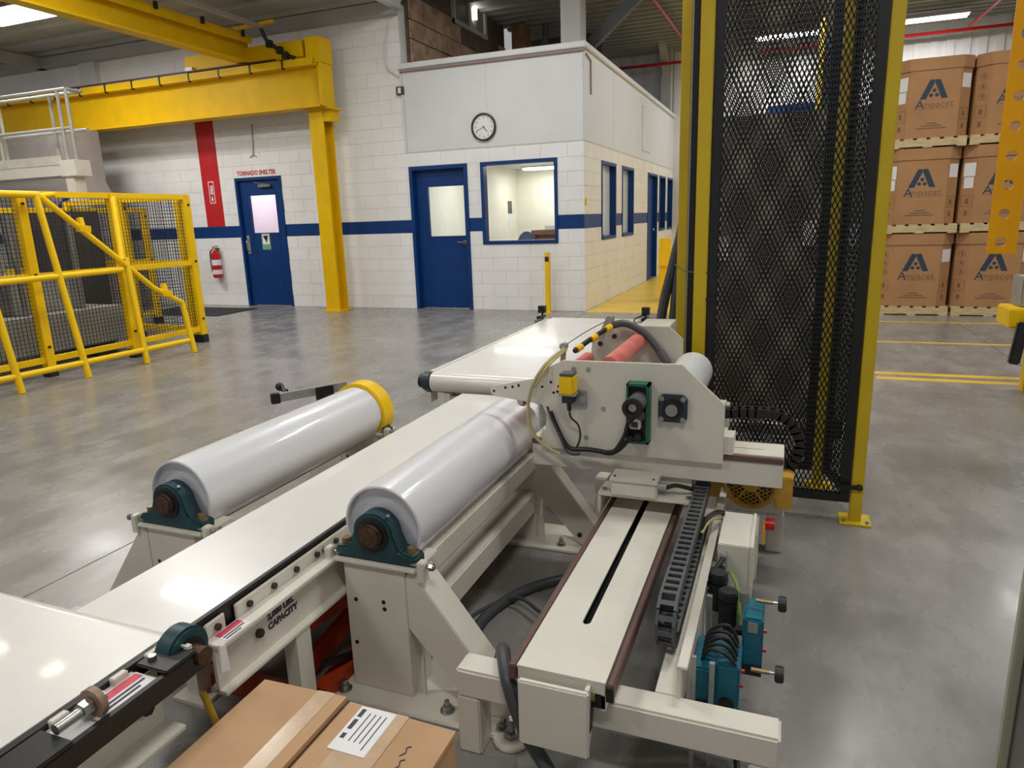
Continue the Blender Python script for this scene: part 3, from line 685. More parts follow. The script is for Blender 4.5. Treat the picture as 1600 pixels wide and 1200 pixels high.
# ================================================================ slotted rail, carriage, chain, valves
t = thing('slotted_rail', 'cream slotted linear rail with brown side strips on cross beams', 'rail', (-.45, 2.2, 0))
RZ = .33
bt = B()   # top plate with a real slot
bt.prism([(-.562, 1.385), (-.341, 1.385), (-.341, 1.62), (-.438, 1.62), (-.4395, 1.612), (-.446, 1.606), (-.4525, 1.606), (-.459, 1.612), (-.4605, 1.62), (-.562, 1.62)], 'z', RZ-.006, RZ)
bt.box(-.562, -.4605, 1.62, 3.0, RZ-.006, RZ).box(-.438, -.341, 1.62, 3.0, RZ-.006, RZ)
obj('top_plate', bt, cream, t)
obj('inner_trough', B().box(-.56, -.343, 1.39, 3.0, .255, .29), blackm, t)
for a, b in ((-.585, -.565), (-.338, -.322)): obj('side_strip', B().prism([(a if a < -.5 else a, RZ-.004), (b, RZ-.004), (b, .285), (a, .285)], 'y', 1.385, 3.0), brown, t, bevel=.003)
obj('strip_cap', B().box(-.339, -.32, 1.379, 1.385, .285, .322), blackm, t)
obj('side_web', B().box(-.56, -.55, 1.39, 3.0, .25, .325).box(-.352, -.342, 1.39, 3.0, .25, .325), cream, t)
obj('front_lip', B().box(-.560, -.343, 1.386, 1.392, .296, .325), cream, t)
obj('end_cover', B().box(-.547, -.373, 1.345, 1.362, .142, .318), cream, t, bevel=.004)
obj('end_cover_side', B().prism([(1.362, .15), (1.42, .25), (1.42, .318), (1.362, .318)], 'x', -.385, -.375), cream, t)
obj('grommet', B().cyl((-.377, 1.39, .285), (-.366, 1.39, .285), .012, 12), mat('olive_plug', rgb(120, 116, 50), .6), t)
obj('access_hole', B().prism([(1.366, .2), (1.385, .2), (1.405, .25), (1.41, .3), (1.39, .312), (1.375, .26)], 'x', -.3755, -.3735), blackm, t)
for y in (1.422, 2.86):
    obj('cross_beam', B().box(-.752, .045, y, y+.08, .17, .25), cream, t, bevel=.006)
    obj('leg', B().box(-.752, -.687, y, y+.075, 0, .172), cream, t, bevel=.005)
    obj('leg', B().box(-.02, .045, y, y+.075, 0, .172), cream, t, bevel=.005)
obj('levelling_plate', B().cyl((-.632, 1.5, 0), (-.632, 1.5, .014), .05, 24), cream, t, bevel=.003)
obj('anchor_bolt', B().cyl((-.632, 1.5, .014), (-.632, 1.5, .03), .02, 6).cyl((-.632, 1.5, .03), (-.632, 1.5, .07), .011, 12), steel, t)
obj('foot_stub', B().box(-.61, -.56, 1.95, 2.02, 0, .2), cream, t, bevel=.003)
obj('chain_tray', B().box(-.245, -.192, 1.5, 2.85, .245, .25), cream, t)
obj('chain_side_plate', B().box(-.192, -.182, 1.49, 2.85, .20, .335), cream, t, bevel=.002)
obj('plate_flange', B().box(-.192, -.168, 1.49, 2.85, .33, .338), cream, t, bevel=.002)
# ---- travelling carriage
t = thing('film_carriage', 'cream travelling carriage with bearing plate, sensors and pink rollers', 'carriage', (-.43, 2.55, .33))
br = obj('saddle_bracket', B().box(-.605, -.25, 2.34, 2.66, .388, .40).box(-.605, -.593, 2.34, 2.66, .318, .39).box(-.262, -.25, 2.34, 2.66, .29, .39), cream, t, bevel=.003)
bolts(br, [(-.585, 2.37, .40), (-.28, 2.37, .40), (-.585, 2.6, .40)], (0, 0, 1), .01, .008, steel)
jb = obj('junction_box', B().box(-.553, -.388, 2.33, 2.418, .40, .466), cream, t, bevel=.004)
obj('box_lid', B().box(-.557, -.384, 2.322, 2.42, .455, .47), cream, jb, bevel=.003)
bolts(jb, [(-.54, 2.34, .47), (-.40, 2.34, .47)], (0, 0, 1), .005, .003, bolt_m)
obj('cable_gland', B().cyl((-.388, 2.38, .43), (-.36, 2.38, .43), .016, 10), galv, jb)
sl = obj('slide_beam', B().box(-.888, .027, 2.432, 2.60, .449, .555), cream, t, bevel=.003)
obj('slide_beam_support', B().box(-.58, -.28, 2.45, 2.6, .40, .449), cream, t)
obj('beam_top_plate', B().box(-.888, .027, 2.445, 2.508, .555, .561).box(-.888, .027, 2.515, 2.585, .555, .561).box(-.04, .027, 2.508, 2.515, .555, .561), cream, sl)
obj('brown_strip', B().box(-.888, .026, 2.425, 2.446, .538, .557), brown, sl, bevel=.003); obj('brown_strip', B().box(-.888, .026, 2.584, 2.603, .54, .56), brown, sl, bevel=.003)
bolts(sl, [(-.15, 2.44, .445), (-.03, 2.44, .445)], (0, 0, -1), .008, .008, bolt_m)
bolts(sl, [(-.29, 2.431, .535)], (0, -1, 0), .009, .002, blackm, 'bolt_hole', 10)
def side_plate(y0, y1, nm):
    poly = [(-.752, .875), (-.321, .878), (-.172, .742), (-.172, .527), (-.842, .53), (-.845, .585), (-.825, .60), (-.82, .66), (-.838, .70), (-1.03, .722), (-1.047, .732), (-1.047, .75), (-1.035, .762), (-.86, .80), (-.82, .84)]
    return obj(nm, B().prism(poly, 'y', y0, y1), cream, t, bevel=.0015)
pf = side_plate(2.41, 2.424, 'side_plate'); 
poly2 = [(-.80, .86), (-.70, .912), (-.46, .914), (-.40, .86), (-.40, .57), (-.83, .57)]
pr = obj('rear_plate', B().prism(poly2, 'y', 3.02, 3.035), cream_d, t, bevel=.0015)
obj('rear_box', B().box(-.60, -.46, 3.035, 3.25, .80, .914), cream_d, t, bevel=.003)
obj('rear_beam', B().box(-.86, -.2, 3.02, 3.12, .46, .57), cream, t, bevel=.003)
obj('cross_plate', B().box(-.185, -.172, 2.424, 2.62, .545, .60), cream, t); obj('bent_flange', B().prism([(2.424, .56), (2.55, .575), (2.55, .612), (2.424, .625)], 'x', -.182, -.14), cream, t)
obj('tie_rail', B().box(-.84, -.80, 2.42, 3.03, .56, .60).box(-.25, -.21, 2.42, 3.03, .56, .60), cream, t)
def proll(x, z, r, y0, y1, m_, nm):
    o = obj(nm, B().cyl((x, y0, z), (x, y1, z), r, 24), m_, t, bevel=.004); obj('roller_shaft', B().cyl((x, y0-.02, z), (x, y1+.025, z), .012, 10), steel, o)
proll(-.585, .855, .034, 2.44, 3.0, pink, 'pink_roller'); proll(-.80, .775, .03, 2.44, 2.94, pink, 'pink_roller'); proll(-.93, .70, .022, 2.44, 3.0, pink, 'pink_roller')
proll(-.355, .722, .083, 2.44, 3.03, whitef, 'film_roll')
bolts(pf, [(-.71, 2.41, .845), (-.655, 2.41, .845), (-.60, 2.41, .70), (-.665, 2.41, .585), (-.865, 2.41, .775)], (0, -1, 0), .009, .003, galv, n=14)
bolts(pf, [(-1.033, 2.41, .742), (-.985, 2.41, .758), (-.955, 2.41, .763), (-.93, 2.41, .77), (-.835, 2.41, .77), (-.80, 2.41, .79), (-.79, 2.41, .75), (-.77, 2.41, .775), (-.775, 2.41, .755)], (0, -1, 0), .0055, .001, blackm, 'bolt_hole', 10)
bolts(pr, [(-.765, 3.02, .83), (-.70, 3.02, .865)], (0, -1, 0), .012, .004, bolt_m)
# flange bearing on the plate
fx, fz = -.347, .722
fb_ = obj('flange_bearing', B().prism([(fx-.05, fz-.036), (fx-.036, fz-.05), (fx+.036, fz-.05), (fx+.05, fz-.036), (fx+.05, fz+.036), (fx+.036, fz+.05), (fx-.036, fz+.05), (fx-.05, fz+.036)], 'y', 2.392, 2.41), navycast, t, bevel=.003)
obj('bearing_hub', B().cyl((fx, 2.38, fz), (fx, 2.40, fz), .034, 24), blackm, fb_); obj('shaft_end', B().cyl((fx, 2.365, fz), (fx, 2.40, fz), .021, 20), steel, fb_)
bolts(fb_, [(fx+a*.037, 2.392, fz+b*.037) for a in (-1, 1) for b in (-1, 1)], (0, -1, 0), .010, .008, steel, n=6)
# green brake housing with grey barrel
gh = obj('green_housing', B().box(-.505, -.497, 2.36, 2.41, .592, .812).box(-.435, -.424, 2.36, 2.41, .592, .812).box(-.505, -.424, 2.36, 2.41, .802, .812).box(-.505, -.424, 2.36, 2.41, .592, .602).box(-.5, -.43, 2.395, 2.41, .6, .805), greenm, t, bevel=.002)
obj('housing_face', B().box(-.497, -.435, 2.385, 2.396, .602, .802), blackp, gh)
obj('barrel', B().cyl((-.462, 2.39, .752), (-.462, 2.27, .752), .031, 24), greyp, gh, bevel=.003)
obj('barrel_ring', B().pipe((-.462, 2.275, .752), (-.462, 2.25, .752), .035, .02, 24), blackp, gh, bevel=.003); obj('barrel_core', B().cyl((-.462, 2.275, .752), (-.462, 2.262, .752), .014, 16), steel, gh)
obj('small_connector', B().cyl((-.452, 2.39, .70), (-.452, 2.35, .70), .016, 14), greyp, gh)
obj('display_box', B().box(-.492, -.452, 2.355, 2.385, .648, .682), whitel, gh, bevel=.003); obj('display_window', B().box(-.485, -.461, 2.352, 2.356, .655, .675), mat('brown_display', rgb(70, 52, 40), .3), gh)
obj('lower_connector', B().cyl((-.46, 2.39, .622), (-.46, 2.34, .622), .013, 12), blackp, gh)
# yellow sensor
ys = obj('yellow_sensor', B().box(-.745, -.69, 2.33, 2.39, .765, .832), yel, t, bevel=.005)
obj('sensor_cap', B().box(-.743, -.692, 2.332, 2.388, .832, .842), greyp, ys, bevel=.002); obj('sensor_base', B().box(-.738, -.697, 2.345, 2.385, .73, .765), blackp, ys)
obj('sensor_bracket', B().box(-.748, -.687, 2.34, 2.41, .758, .765).box(-.74, -.66, 2.402, 2.41, .70, .765).cyl((-.672, 2.39, .735), (-.672, 2.402, .735), .014, 12), galv, ys)
obj('sensor_plug', B().cyl((-.715, 2.36, .70), (-.715, 2.36, .732), .008, 10), blackm, ys)
obj('sensor_cable', B().tube([(-.715, 2.36, .705), (-.712, 2.37, .67), (-.69, 2.385, .64), (-.682, 2.39, .60), (-.69, 2.39, .565), (-.70, 2.385, .545)], .0035), blackm, t)
# cables and hoses on the plate
obj('cable_bundle', B().tube([(-.80, 2.395, .68), (-.775, 2.39, .625), (-.745, 2.385, .57), (-.715, 2.38, .545), (-.66, 2.375, .55), (-.61, 2.375, .548), (-.565, 2.37, .545), (-.53, 2.365, .565), (-.50, 2.355, .60), (-.475, 2.345, .625)], .009), blackm, t)
obj('cable', B().tube([(-.58, 2.37, .548), (-.545, 2.365, .56), (-.51, 2.36, .62), (-.495, 2.35, .67), (-.47, 2.33, .70), (-.462, 2.30, .72)], .0075), blackm, t)
obj('cable', B().tube([(-.81, 2.39, .70), (-.79, 2.385, .65), (-.76, 2.38, .595), (-.735, 2.375, .54), (-.71, 2.375, .525), (-.68, 2.375, .53)], .005), rubber, t)
obj('air_hose', B().tube([(-.80, 2.60, .885), (-.805, 2.45, .875), (-.83, 2.39, .84), (-.865, 2.38, .775), (-.882, 2.38, .71), (-.878, 2.38, .63), (-.85, 2.385, .57), (-.79, 2.385, .53), (-.76, 2.385, .52)], .0065), hosey, t)
obj('air_hose', B().tube([(-.795, 2.60, .88), (-.795, 2.44, .87), (-.815, 2.385, .84), (-.85, 2.375, .78)], .005), hosey, t)
obj('hose_arm', B().bar((-.82, 2.62, .80), (-.806, 2.6, .895), .02, .01).cyl((-.806, 2.585, .892), (-.806, 2.615, .892), .015, 12), galv, t)
obj('hose_arm', B().bar((-.75, 2.95, .86), (-.706, 2.95, .955), .025, .01, (0, 1, 0)).cyl((-.704, 2.93, .951), (-.704, 2.97, .951), .017, 12), galv, t)
h = obj('banded_hose', B().tube([(-.785, 2.68, .858), (-.76, 2.76, .88), (-.725, 2.86, .905), (-.687, 2.94, .928)], .011), blackm, t)
for k in range(3):
    c0 = Vector((-.785, 2.68, .859)).lerp(Vector((-.687, 2.94, .929)), .1+k*.38); dd = Vector((.098, .26, .07)).normalized(); obj('yellow_band', B().cyl(c0-dd*.018, c0+dd*.018, .0145, 10), yel, h)
obj('large_hose', B().tube([(-.69, 2.94, .927), (-.644, 2.96, .934), (-.59, 2.97, .912), (-.54, 2.97, .875), (-.491, 2.96, .818), (-.448, 2.95, .765)], .016, 10), rubber, t)
obj('hose_coupling', B().tube([(-.488, 2.958, .815), (-.452, 2.95, .77)], .02, 10, 1), greyp, t)
obj('gland_cable', B().tube([(-.36, 2.38, .43), (-.33, 2.385, .44), (-.29, 2.40, .43), (-.25, 2.45, .40)], .008), blackm, t)
obj('arm_wire', B().tube([(-.806, 2.6, .892), (-.76, 2.78, .925), (-.704, 2.95, .951)], .002, 6), steel, t)
# ---- geared motor behind the slide beam
t = thing('gear_motor', 'ochre yellow electric motor with perforated fan cover under the slide beam', 'motor', (-.085, 2.75, .25))
mx_, mz = -.083, .375; RM = .10
fc = obj('fan_cover', B().pipe((mx_, 2.635, mz), (mx_, 2.70, mz), RM, RM-.018, 40), yel_m, t, bevel=.004)
obj('cover_backing', B().cyl((mx_, 2.66, mz), (mx_, 2.665, mz), RM-.015, 32), blackm, fc)
spk = B()
for k in range(5): a = 2*PI*k/5+.3; spk.bar((mx_, 2.642, mz), (mx_+(RM-.012)*math.cos(a), 2.642, mz+(RM-.012)*math.sin(a)), .006, .010, (0, 1, 0))
obj('grille_spokes', spk.cyl((mx_, 2.637, mz), (mx_, 2.648, mz), .03, 20), yel_m, fc)
mesh_b = B()
for k in range(-7, 8):
    for s in (1, -1):
        d0 = k*.0135; L_ = math.sqrt(max(0, (RM-.018)**2-d0**2)); a = s*PI/6
        cx, cz = mx_+d0*math.cos(a+PI/2), mz+d0*math.sin(a+PI/2)
        mesh_b.bar((cx-L_*math.cos(a), 2.646, cz-L_*math.sin(a)), (cx+L_*math.cos(a), 2.646, cz+L_*math.sin(a)), .0035, .004, (0, 1, 0))
obj('grille_mesh', mesh_b, yel_m, fc, kind='stuff')
obj('motor_body', B().cyl((mx_, 2.70, mz), (mx_, 2.84, mz), RM+.006, 32), blackm, t)
obj('terminal_box', B().box(mx_+.085, mx_+.145, 2.64, 2.75, .285, .415), yel_m, t, bevel=.004); obj('terminal_lid', B().box(mx_+.141, mx_+.15, 2.645, 2.745, .29, .41), yel_m, t)
obj('gearbox', B().box(mx_-.17, mx_-.06, 2.68, 2.85, .29, .42), yel_m, t, bevel=.01)
# ---- cable chain along the rail (every link a part)
def chain(name, lab, pts, wd, pitch, h, loc, axis_side):
    """links along a polyline in a vertical plane; axis_side = unit vector across the chain"""
    t = thing(name, lab, 'cable chain', loc)
    P_ = [Vector(p) for p in pts]; acc = [0]
    for a, b in zip(P_, P_[1:]): acc.append(acc[-1]+(b-a).length)
    def at(s):
        for i in range(len(P_)-1):
            if s <= acc[i+1]: return P_[i].lerp(P_[i+1], (s-acc[i])/(acc[i+1]-acc[i]))
        return P_[-1]
    n = int(acc[-1]/pitch); sd = Vector(axis_side)
    for i in range(n):
        a, b = at(i*pitch), at(i*pitch+pitch*.96); d = (b-a).normalized(); nn = sd.cross(d).normalized()
        bb_ = B()
        for q in (-1, 1): bb_.bar(a+sd*(q*(wd/2-.004))-d*.004, b+sd*(q*(wd/2-.004))+d*.004, .008, h, nn)
        mid = (a+b)/2
        for q in (-1, 1): bb_.bar(mid-sd*wd/2+nn*(q*(h/2-.003)), mid+sd*wd/2+nn*(q*(h/2-.003)), pitch*.42, .005, nn)
        bb_.bar(mid-sd*(wd/2-.006), mid+sd*(wd/2-.006), pitch*.3, h*.35, nn)
        obj('link', bb_, CHM[name], t)
    obj('end_bracket', B().bar(P_[0]-Vector((0, 0, .02)), P_[0]+Vector((0, 0, .03)), wd, .006, (0, 1, 0)), steel, t)
    return t
CHM = {'cable_chain': greyp, 'cable_chain_arch': blackp}
cx = -.243; pts = [(cx, 2.5, .405), (cx, 2.2, .40), (cx, 1.78, .395)]
for k in range(1, 11): a = PI*k/10; pts.append((cx, 1.70-.062*math.sin(a)+.08*(1-k/10)*0, .338+.057*math.cos(a)))
pts += [(cx, 1.9, .279), (cx, 2.5, .279)]
tc = chain('cable_chain', 'grey plastic cable chain looping beside the slotted rail', pts, .052, .034, .036, (cx, 2.0, .25), (1, 0, 0))
for q, (dx, mm) in enumerate(((-.012, blackm), (.0, hosey), (.012, blackm))): obj('chain_cable', B().tube([(cx+dx, 2.5, .405), (cx+dx, 2.2, .40), (cx+dx, 1.8, .395), (cx+dx, 1.70, .38)], .006), mm, tc)
ap = []
for k in range(0, 13): a = PI/2-(PI*.95)*k/12; ap.append((-.03+.115*math.cos(a), 2.76, .505+.125*math.sin(a)))
ta = chain('cable_chain_arch', 'black cable chain arching behind the slide beam against the mesh guard', [(-.20, 2.76, .618), (-.12, 2.76, .628)]+ap, .05, .03, .034, (-.03, 2.76, .4), (0, 1, 0))
ta.name = 'cable_chain'
for o in ta.children: pass
# ---- electrical boxes beside the rail
def ebox(x0, x1, y0, y1, z0, z1, lab, glands):
    t = thing('terminal_enclosure', lab, 'electrical box', ((x0+x1)/2, (y0+y1)/2, z0))
    obj('body', B().box(x0, x1, y0, y1, z0, z1), cream, t, bevel=.003); obj('cover', B().box(x1, x1+.012, y0-.004, y1+.004, z0-.004, z1+.004), cream, t, bevel=.003)
    for g in glands: obj('cable_gland', B().cyl(g, Vector(g)+Vector((0, -.02, 0)), .012, 10).cyl(Vector(g)+Vector((0, -.02, 0)), Vector(g)+Vector((0, -.03, 0)), .009, 10), galv, t)
    return t
e1 = ebox(-.155, -.06, 2.10, 2.36, .19, .375, 'cream terminal box with black cable glands beside the cable chain', [(-.135, 2.1, .34), (-.135, 2.1, .31), (-.135, 2.1, .28)])
for k in range(3): obj('gland_cable', B().tube([(-.135, 2.07, .34-.03*k), (-.15, 2.03, .33-.03*k), (-.175, 2.0, .31-.03*k)], .007), blackm, e1)
e2 = ebox(-.165, -.055, 2.38, 2.56, .12, .285, 'cream terminal box with orange tag below the yellow motor', [(-.14, 2.38, .26)])
obj('orange_tag', B().box(-.03, -.022, 2.5, 2.56, .2, .27), orange, e2); obj('red_cap', B().cyl((-.022, 2.53, .27), (.01, 2.53, .27), .022, 16), redx, e2)
obj('looped_cable', B().tube([(-.155, 2.37, .33), (-.16, 2.33, .38), (-.185, 2.27, .40), (-.21, 2.22, .385), (-.22, 2.18, .34)], .008), blackm, e1); obj('looped_cable', B().tube([(-.15, 2.37, .335), (-.165, 2.31, .37), (-.195, 2.24, .385), (-.215, 2.19, .36)], .006), hosey, e1)
obj('green_wire', B().tube([(-.115, 2.07, .30), (-.09, 2.0, .30), (-.075, 1.94, .25), (-.08, 1.9, .19)], .005), greenw, e1)
for q in (e1, e2): obj('support_arm', B().box(-.182, -.15, 2.2 if q is e1 else 2.46, 2.24 if q is e1 else 2.5, .21, .24), cream, q)
# ---- pneumatic valve bank
t = thing('valve_bank', 'teal pneumatic valve bank with hoses and gauge knobs beside the rail', 'valve', (-.09, 1.72, .1))
obj('mount_plate', B().box(-.182, -.172, 1.6, 1.98, .10, .33), cream, t)
def vblock(x0, x1, y0, y1, z0, z1): return obj('valve_body', B().box(x0, x1, y0, y1, z0, z1), tealb, t, bevel=.006)
v1 = vblock(-.17, -.115, 1.62, 1.78, .11, .255); v2 = vblock(-.115, -.055, 1.64, 1.76, .13, .26); v3 = vblock(-.06, -.005, 1.80, 1.92, .14, .31)
obj('valve_cap', B().cyl((-.143, 1.622, .14), (-.143, 1.61, .14), .025, 16), blackp, v1); obj('valve_cap', B().cyl((-.085, 1.64, .15), (-.085, 1.63, .15), .02, 16), blackp, v2)
obj('end_plate', B().box(-.06, -.005, 1.795, 1.80, .14, .17), blackp, v3); obj('name_plate', B().box(-.045, -.02, 1.797, 1.80, .27, .30), galv, v3)
for y in (1.70, 1.84): obj('manifold_rail', B().box(-.115, -.055, y+.03, y+.06, .21, .225), blackp, t)
for x, y, z1 in ((-.14, 1.98, .33), (-.105, 1.9, .32)):
    r = obj('regulator', B().cyl((x, y, .22), (x, y, z1-.02), .026, 20), blackp, t, bevel=.004); obj('regulator_knob', B().cyl((x, y, z1-.02), (x, y, z1+.01), .028, 16), blackp, r, bevel=.004)
for y, z in ((1.86, .335), (1.70, .225)):
    g = obj('brass_stem', B().cyl((-.03, y, z), (.015, y, z), .006, 10), MATS['brass_bolt'], t); obj('stem_steel', B().cyl((.015, y, z), (.03, y, z), .004, 8), steel, g)
    obj('knob', B().cyl((.028, y, z), (.05, y, z), .022, 18), blackp, g, bevel=.003)
obj('fitting', B().cyl((-.06, 1.85, .33), (-.06, 1.85, .36), .014, 10), steel, t)
for k in range(6):
    y = 1.66+.02*k; obj('air_tube', B().tube([(-.15, y, .255), (-.13, y-.02, .30), (-.09, y-.03, .30+.01*(k % 3)), (-.065, y, .24), (-.09, y+.01, .16), (-.15, y+.03, .12), (-.18, y+.05, .13)], .005), blackp, t)
for y in (1.66, 1.72): obj('side_port', B().cyl((-.055, y, .2), (-.046, y, .2), .006, 8), redx, t)
for y, z in ((1.85, .25), (1.85, .19)): obj('side_port', B().cyl((-.005, y, z), (.004, y, z), .006, 8), redx, t)
obj('strut_profile', B().box(-.165, -.155, 1.55, 1.56, 0, .33).box(-.125, -.113, 1.58, 1.592, 0, .3), galv, t)
obj('strut_profile', B().box(-.165, -.15, 1.90, 1.915, 0, .3), galv, t)
obj('drop_hose', B().tube([(-.06, 1.66, .13), (-.055, 1.62, .08), (-.05, 1.58, .03), (-.04, 1.52, .012)], .008), blackm, t)
# ---- hoses on the floor
def hose(lab, pts, r): return tag(obj('floor_hose', B().tube(pts, r, 10), rubber), lab, 'hose')
hose('thick grey hose curling on the floor behind the diagonal brace', [(-.60, 2.35, .04), (-.74, 2.33, .03), (-.87, 2.2, .02), (-.93, 2.0, .019), (-.90, 1.83, .019), (-.80, 1.72, .03), (-.72, 1.63, .13), (-.665, 1.54, .25), (-.63, 1.465, .276), (-.598, 1.41, .262), (-.572, 1.393, .2), (-.54, 1.392, .12), (-.49, 1.385, .05), (-.43, 1.32, .02), (-.36, 1.15, .019)], .0185)
hose('thin black cable looped on the floor under the right roller', [(-.60, 1.95, .012), (-.70, 1.83, .008), (-.82, 1.80, .007), (-.93, 1.86, .007), (-.99, 1.97, .007), (-.95, 2.1, .007), (-.85, 2.13, .04), (-.74, 2.06, .045), (-.63, 2.02, .012)], .007)
hose('black hose crossing the floor behind the far stand', [(-1.0, 3.05, .02), (-.88, 3.0, .02), (-.76, 2.95, .02), (-.6, 2.98, .02)], .02)
def bit(nm, x, y, s, m_, lab): tag(obj(nm, B().box(x, x+s, y, y+s*.5, .0, .004), m_), lab, 'scrap')
bit('floor_scrap', -.71, 1.99, .03, mat('blue_scrap', rgb(60, 90, 180), .6), 'tiny blue scrap lying on the floor beside the slotted rail')
# ---- black electrical conduits rising behind the carriage
t = thing('conduit_pair', 'two slanting dark conduits behind the left guard posts', 'conduit', (-.80, 5, 0))
for dx in (0, .09): obj('conduit', B().tube([(-.86+dx, 5.0, 0), (-.82+dx, 5.0, .65), (-.74+dx*.5, 5.0, 1.05), (-.67+dx*.4, 5.0, 1.4), (-.60+dx*.8, 5.0, 2.2), (-.58+dx, 5.0, 5.14)], .035, 10), rubber, t)
# ---- cardboard box in the foreground
t = thing('cardboard_box', 'taped brown cardboard box with white shipping label in the foreground', 'box', (-.84, .82, 0))
ZB = .362
obj('carton', B().box(-1.085, -.592, .52, 1.105, 0, ZB-.012), card, t, bevel=.004)
f1 = obj('flap', B().add([(-1.088, .52, ZB-.014), (-.858, .52, ZB-.004), (-.858, 1.105, ZB-.004), (-1.088, 1.108, ZB-.014), (-1.088, .52, ZB-.006), (-.858, .52, ZB+.008), (-.858, 1.105, ZB+.008), (-1.088, 1.108, ZB-.004)], [(3, 2, 1, 0), (4, 5, 6, 7), (0, 1, 5, 4), (1, 2, 6, 5), (2, 3, 7, 6), (3, 0, 4, 7)]), card, t)
f2_ = obj('flap', B().add([(-.85, .52, ZB-.010), (-.588, .52, ZB-.014), (-.588, 1.10, ZB-.014), (-.85, 1.105, ZB-.010), (-.85, .52, ZB-.002), (-.588, .52, ZB-.004), (-.588, 1.10, ZB-.004), (-.85, 1.105, ZB-.002)], [(3, 2, 1, 0), (4, 5, 6, 7), (0, 1, 5, 4), (1, 2, 6, 5), (2, 3, 7, 6), (3, 0, 4, 7)]), card, t)
obj('flap_gap', B().box(-.859, -.849, .52, 1.106, ZB-.015, ZB-.012), dkbr, t)
obj('tape', B().add([(-.935, .52, ZB+.0042), (-.89, .52, ZB+.0067), (-.89, 1.108, ZB+.0067), (-.935, 1.108, ZB+.0042), (-.93, 1.112, ZB-.04), (-.89, 1.112, ZB-.04)], [(0, 1, 2, 3), (3, 2, 5, 4)]), tapem, f1)
obj('tape', B().box(-.80, -.70, .52, 1.104, ZB-.0025, ZB-.0018), tapem, f2_)
lb = obj('shipping_label', B().box(-.815, -.728, .97, 1.10, ZB-.0016, ZB-.0006), whitel, f2_)
for k in range(4): obj('label_print', B().box(-.785+k*.013, -.7825+k*.013, 1.0 if k < 3 else .985, 1.085, ZB-.0006, ZB-.0003), inkm, lb)
for q, (y, L_) in enumerate(((1.08, .025), (1.045, .03), (1.01, .015))): obj('label_print', B().box(-.808, -.798, y-L_/2, y+L_/2, ZB-.0006, ZB-.0003), inkm, lb)
for k, (x, y) in enumerate(((-.665, 1.0), (-.66, .965), (-.645, .90), (-.675, .88))): obj('pen_mark', B().tube([(x, y, ZB-.003), (x+.008, y+.012, ZB-.003), (x+.004, y+.024, ZB-.003), (x+.012, y+.03, ZB-.003)], .0014, 5, 3), inkm, f2_)
obj('crease', B().bar((-1.05, .9, ZB-.0045), (-1.0, 1.09, ZB-.0005), .003, .001), mat('crease_brown', rgb(164, 122, 84), .8), f1)
# ================================================================ mesh guard tower
def expanded(x0, x1, z0, z1, sw=.0200, lw=.044, st=.0043, th=.003):
    """flattened expanded metal in the local XZ plane: zigzag strands forming upright diamonds"""
    b = B(); n = int(round((x1-x0)/sw)); m_ = int(round((z1-z0)/lw)); dx = (x1-x0)/n; dz = (z1-z0)/m_
    for i in range(n+1):
        for s in (-1, 1):
            if (i == 0 and s < 0) or (i == n and s > 0): continue
            v = []; f = []
            for k in range(2*m_+1):
                x = x0+i*dx+(s*dx/2 if k % 2 else 0); z = z0+k*dz/2
                for a, y in ((-st, -th/2), (st, -th/2), (0, th/2)): v.append((x+a*.72, y, z))
            for k in range(2*m_):
                o = k*3
                for q in range(3): f.append((o+q, o+(q+1) % 3, o+3+(q+1) % 3, o+3+q))
            b.add(v, f)
    return b
def place(b, p0, d):
    """turn local XZ shapes to run from p0 along horizontal unit d"""
    d = Vector(d).normalized(); nrm = Vector((-d.y, d.x, 0)); p0 = Vector(p0); b.v = [tuple(p0+d*x+nrm*y+Vector((0, 0, z))) for x, y, z in b.v]; return b
def guard_panel(parent, p0, p1, z0, z1, fw=.04):
    p0 = Vector((*p0, 0)); p1 = Vector((*p1, 0)); L_ = (p1-p0).length; d = p1-p0
    fr = B().box(0, fw, -.016, .016, z0, z1).box(L_-fw, L_, -.016, .016, z0, z1).box(fw, L_-fw, -.016, .016, z0, z0+fw).box(fw, L_-fw, -.016, .016, z1-fw, z1)
    o = obj('panel_frame', place(fr, p0, d), blackm, parent, bevel=.002)
    obj('expanded_mesh', place(expanded(fw-.002, L_-fw+.002, z0+fw-.002, z1-fw+.002), p0, d), blackm, o, kind='stuff', fixn=False)
    return o
GT = 2.6
t = thing('mesh_guard', 'tall yellow and black expanded-metal machine guard behind the carriage', 'guard', (0, 3.45, 0))
def gpost(x, y, wd=.05, plate=True):
    p = obj('post', B().box(x-wd/2, x+wd/2, y-wd/2, y+wd/2, 0, GT), yel_d, t, bevel=.004)
    if plate:
        obj('foot_plate', B().box(x-.065, x+.065, y-.065, y+.065, 0, .01), yel_d, p, bevel=.002)
        for a in (-1, 1): obj('anchor_bolt', B().cyl((x+a*.048, y-.045, .01), (x+a*.048, y-.045, .022), .008, 6), steel, p)
gpost(.349, 3.29); gpost(-.362, 3.29, .058); gpost(-.508, 3.74, .05); gpost(.205, 3.68, .05)
obj('post_edge_strip', B().box(-.481, -.470, 3.70, 3.76, .1, GT), galv, t)
guard_panel(t, (-.331, 3.29), (.320, 3.29), .09, GT-.02)
guard_panel(t, (-.468, 3.66), (.176, 3.68), .09, GT-.02)
guard_panel(t, (.345, 3.325), (.235, 3.66), .09, GT-.02, .03)
lt = obj('latch', B().box(.255, .35, 3.245, 3.262, .165, .182), blackm, t); obj('latch_ring', B().pipe((.355, 3.25, .174), (.355, 3.262, .174), .014, .008, 14), blackm, lt)
obj('corner_bracket', B().box(-.335, -.29, 3.26, 3.27, 1.0, 1.012), blackm, t)
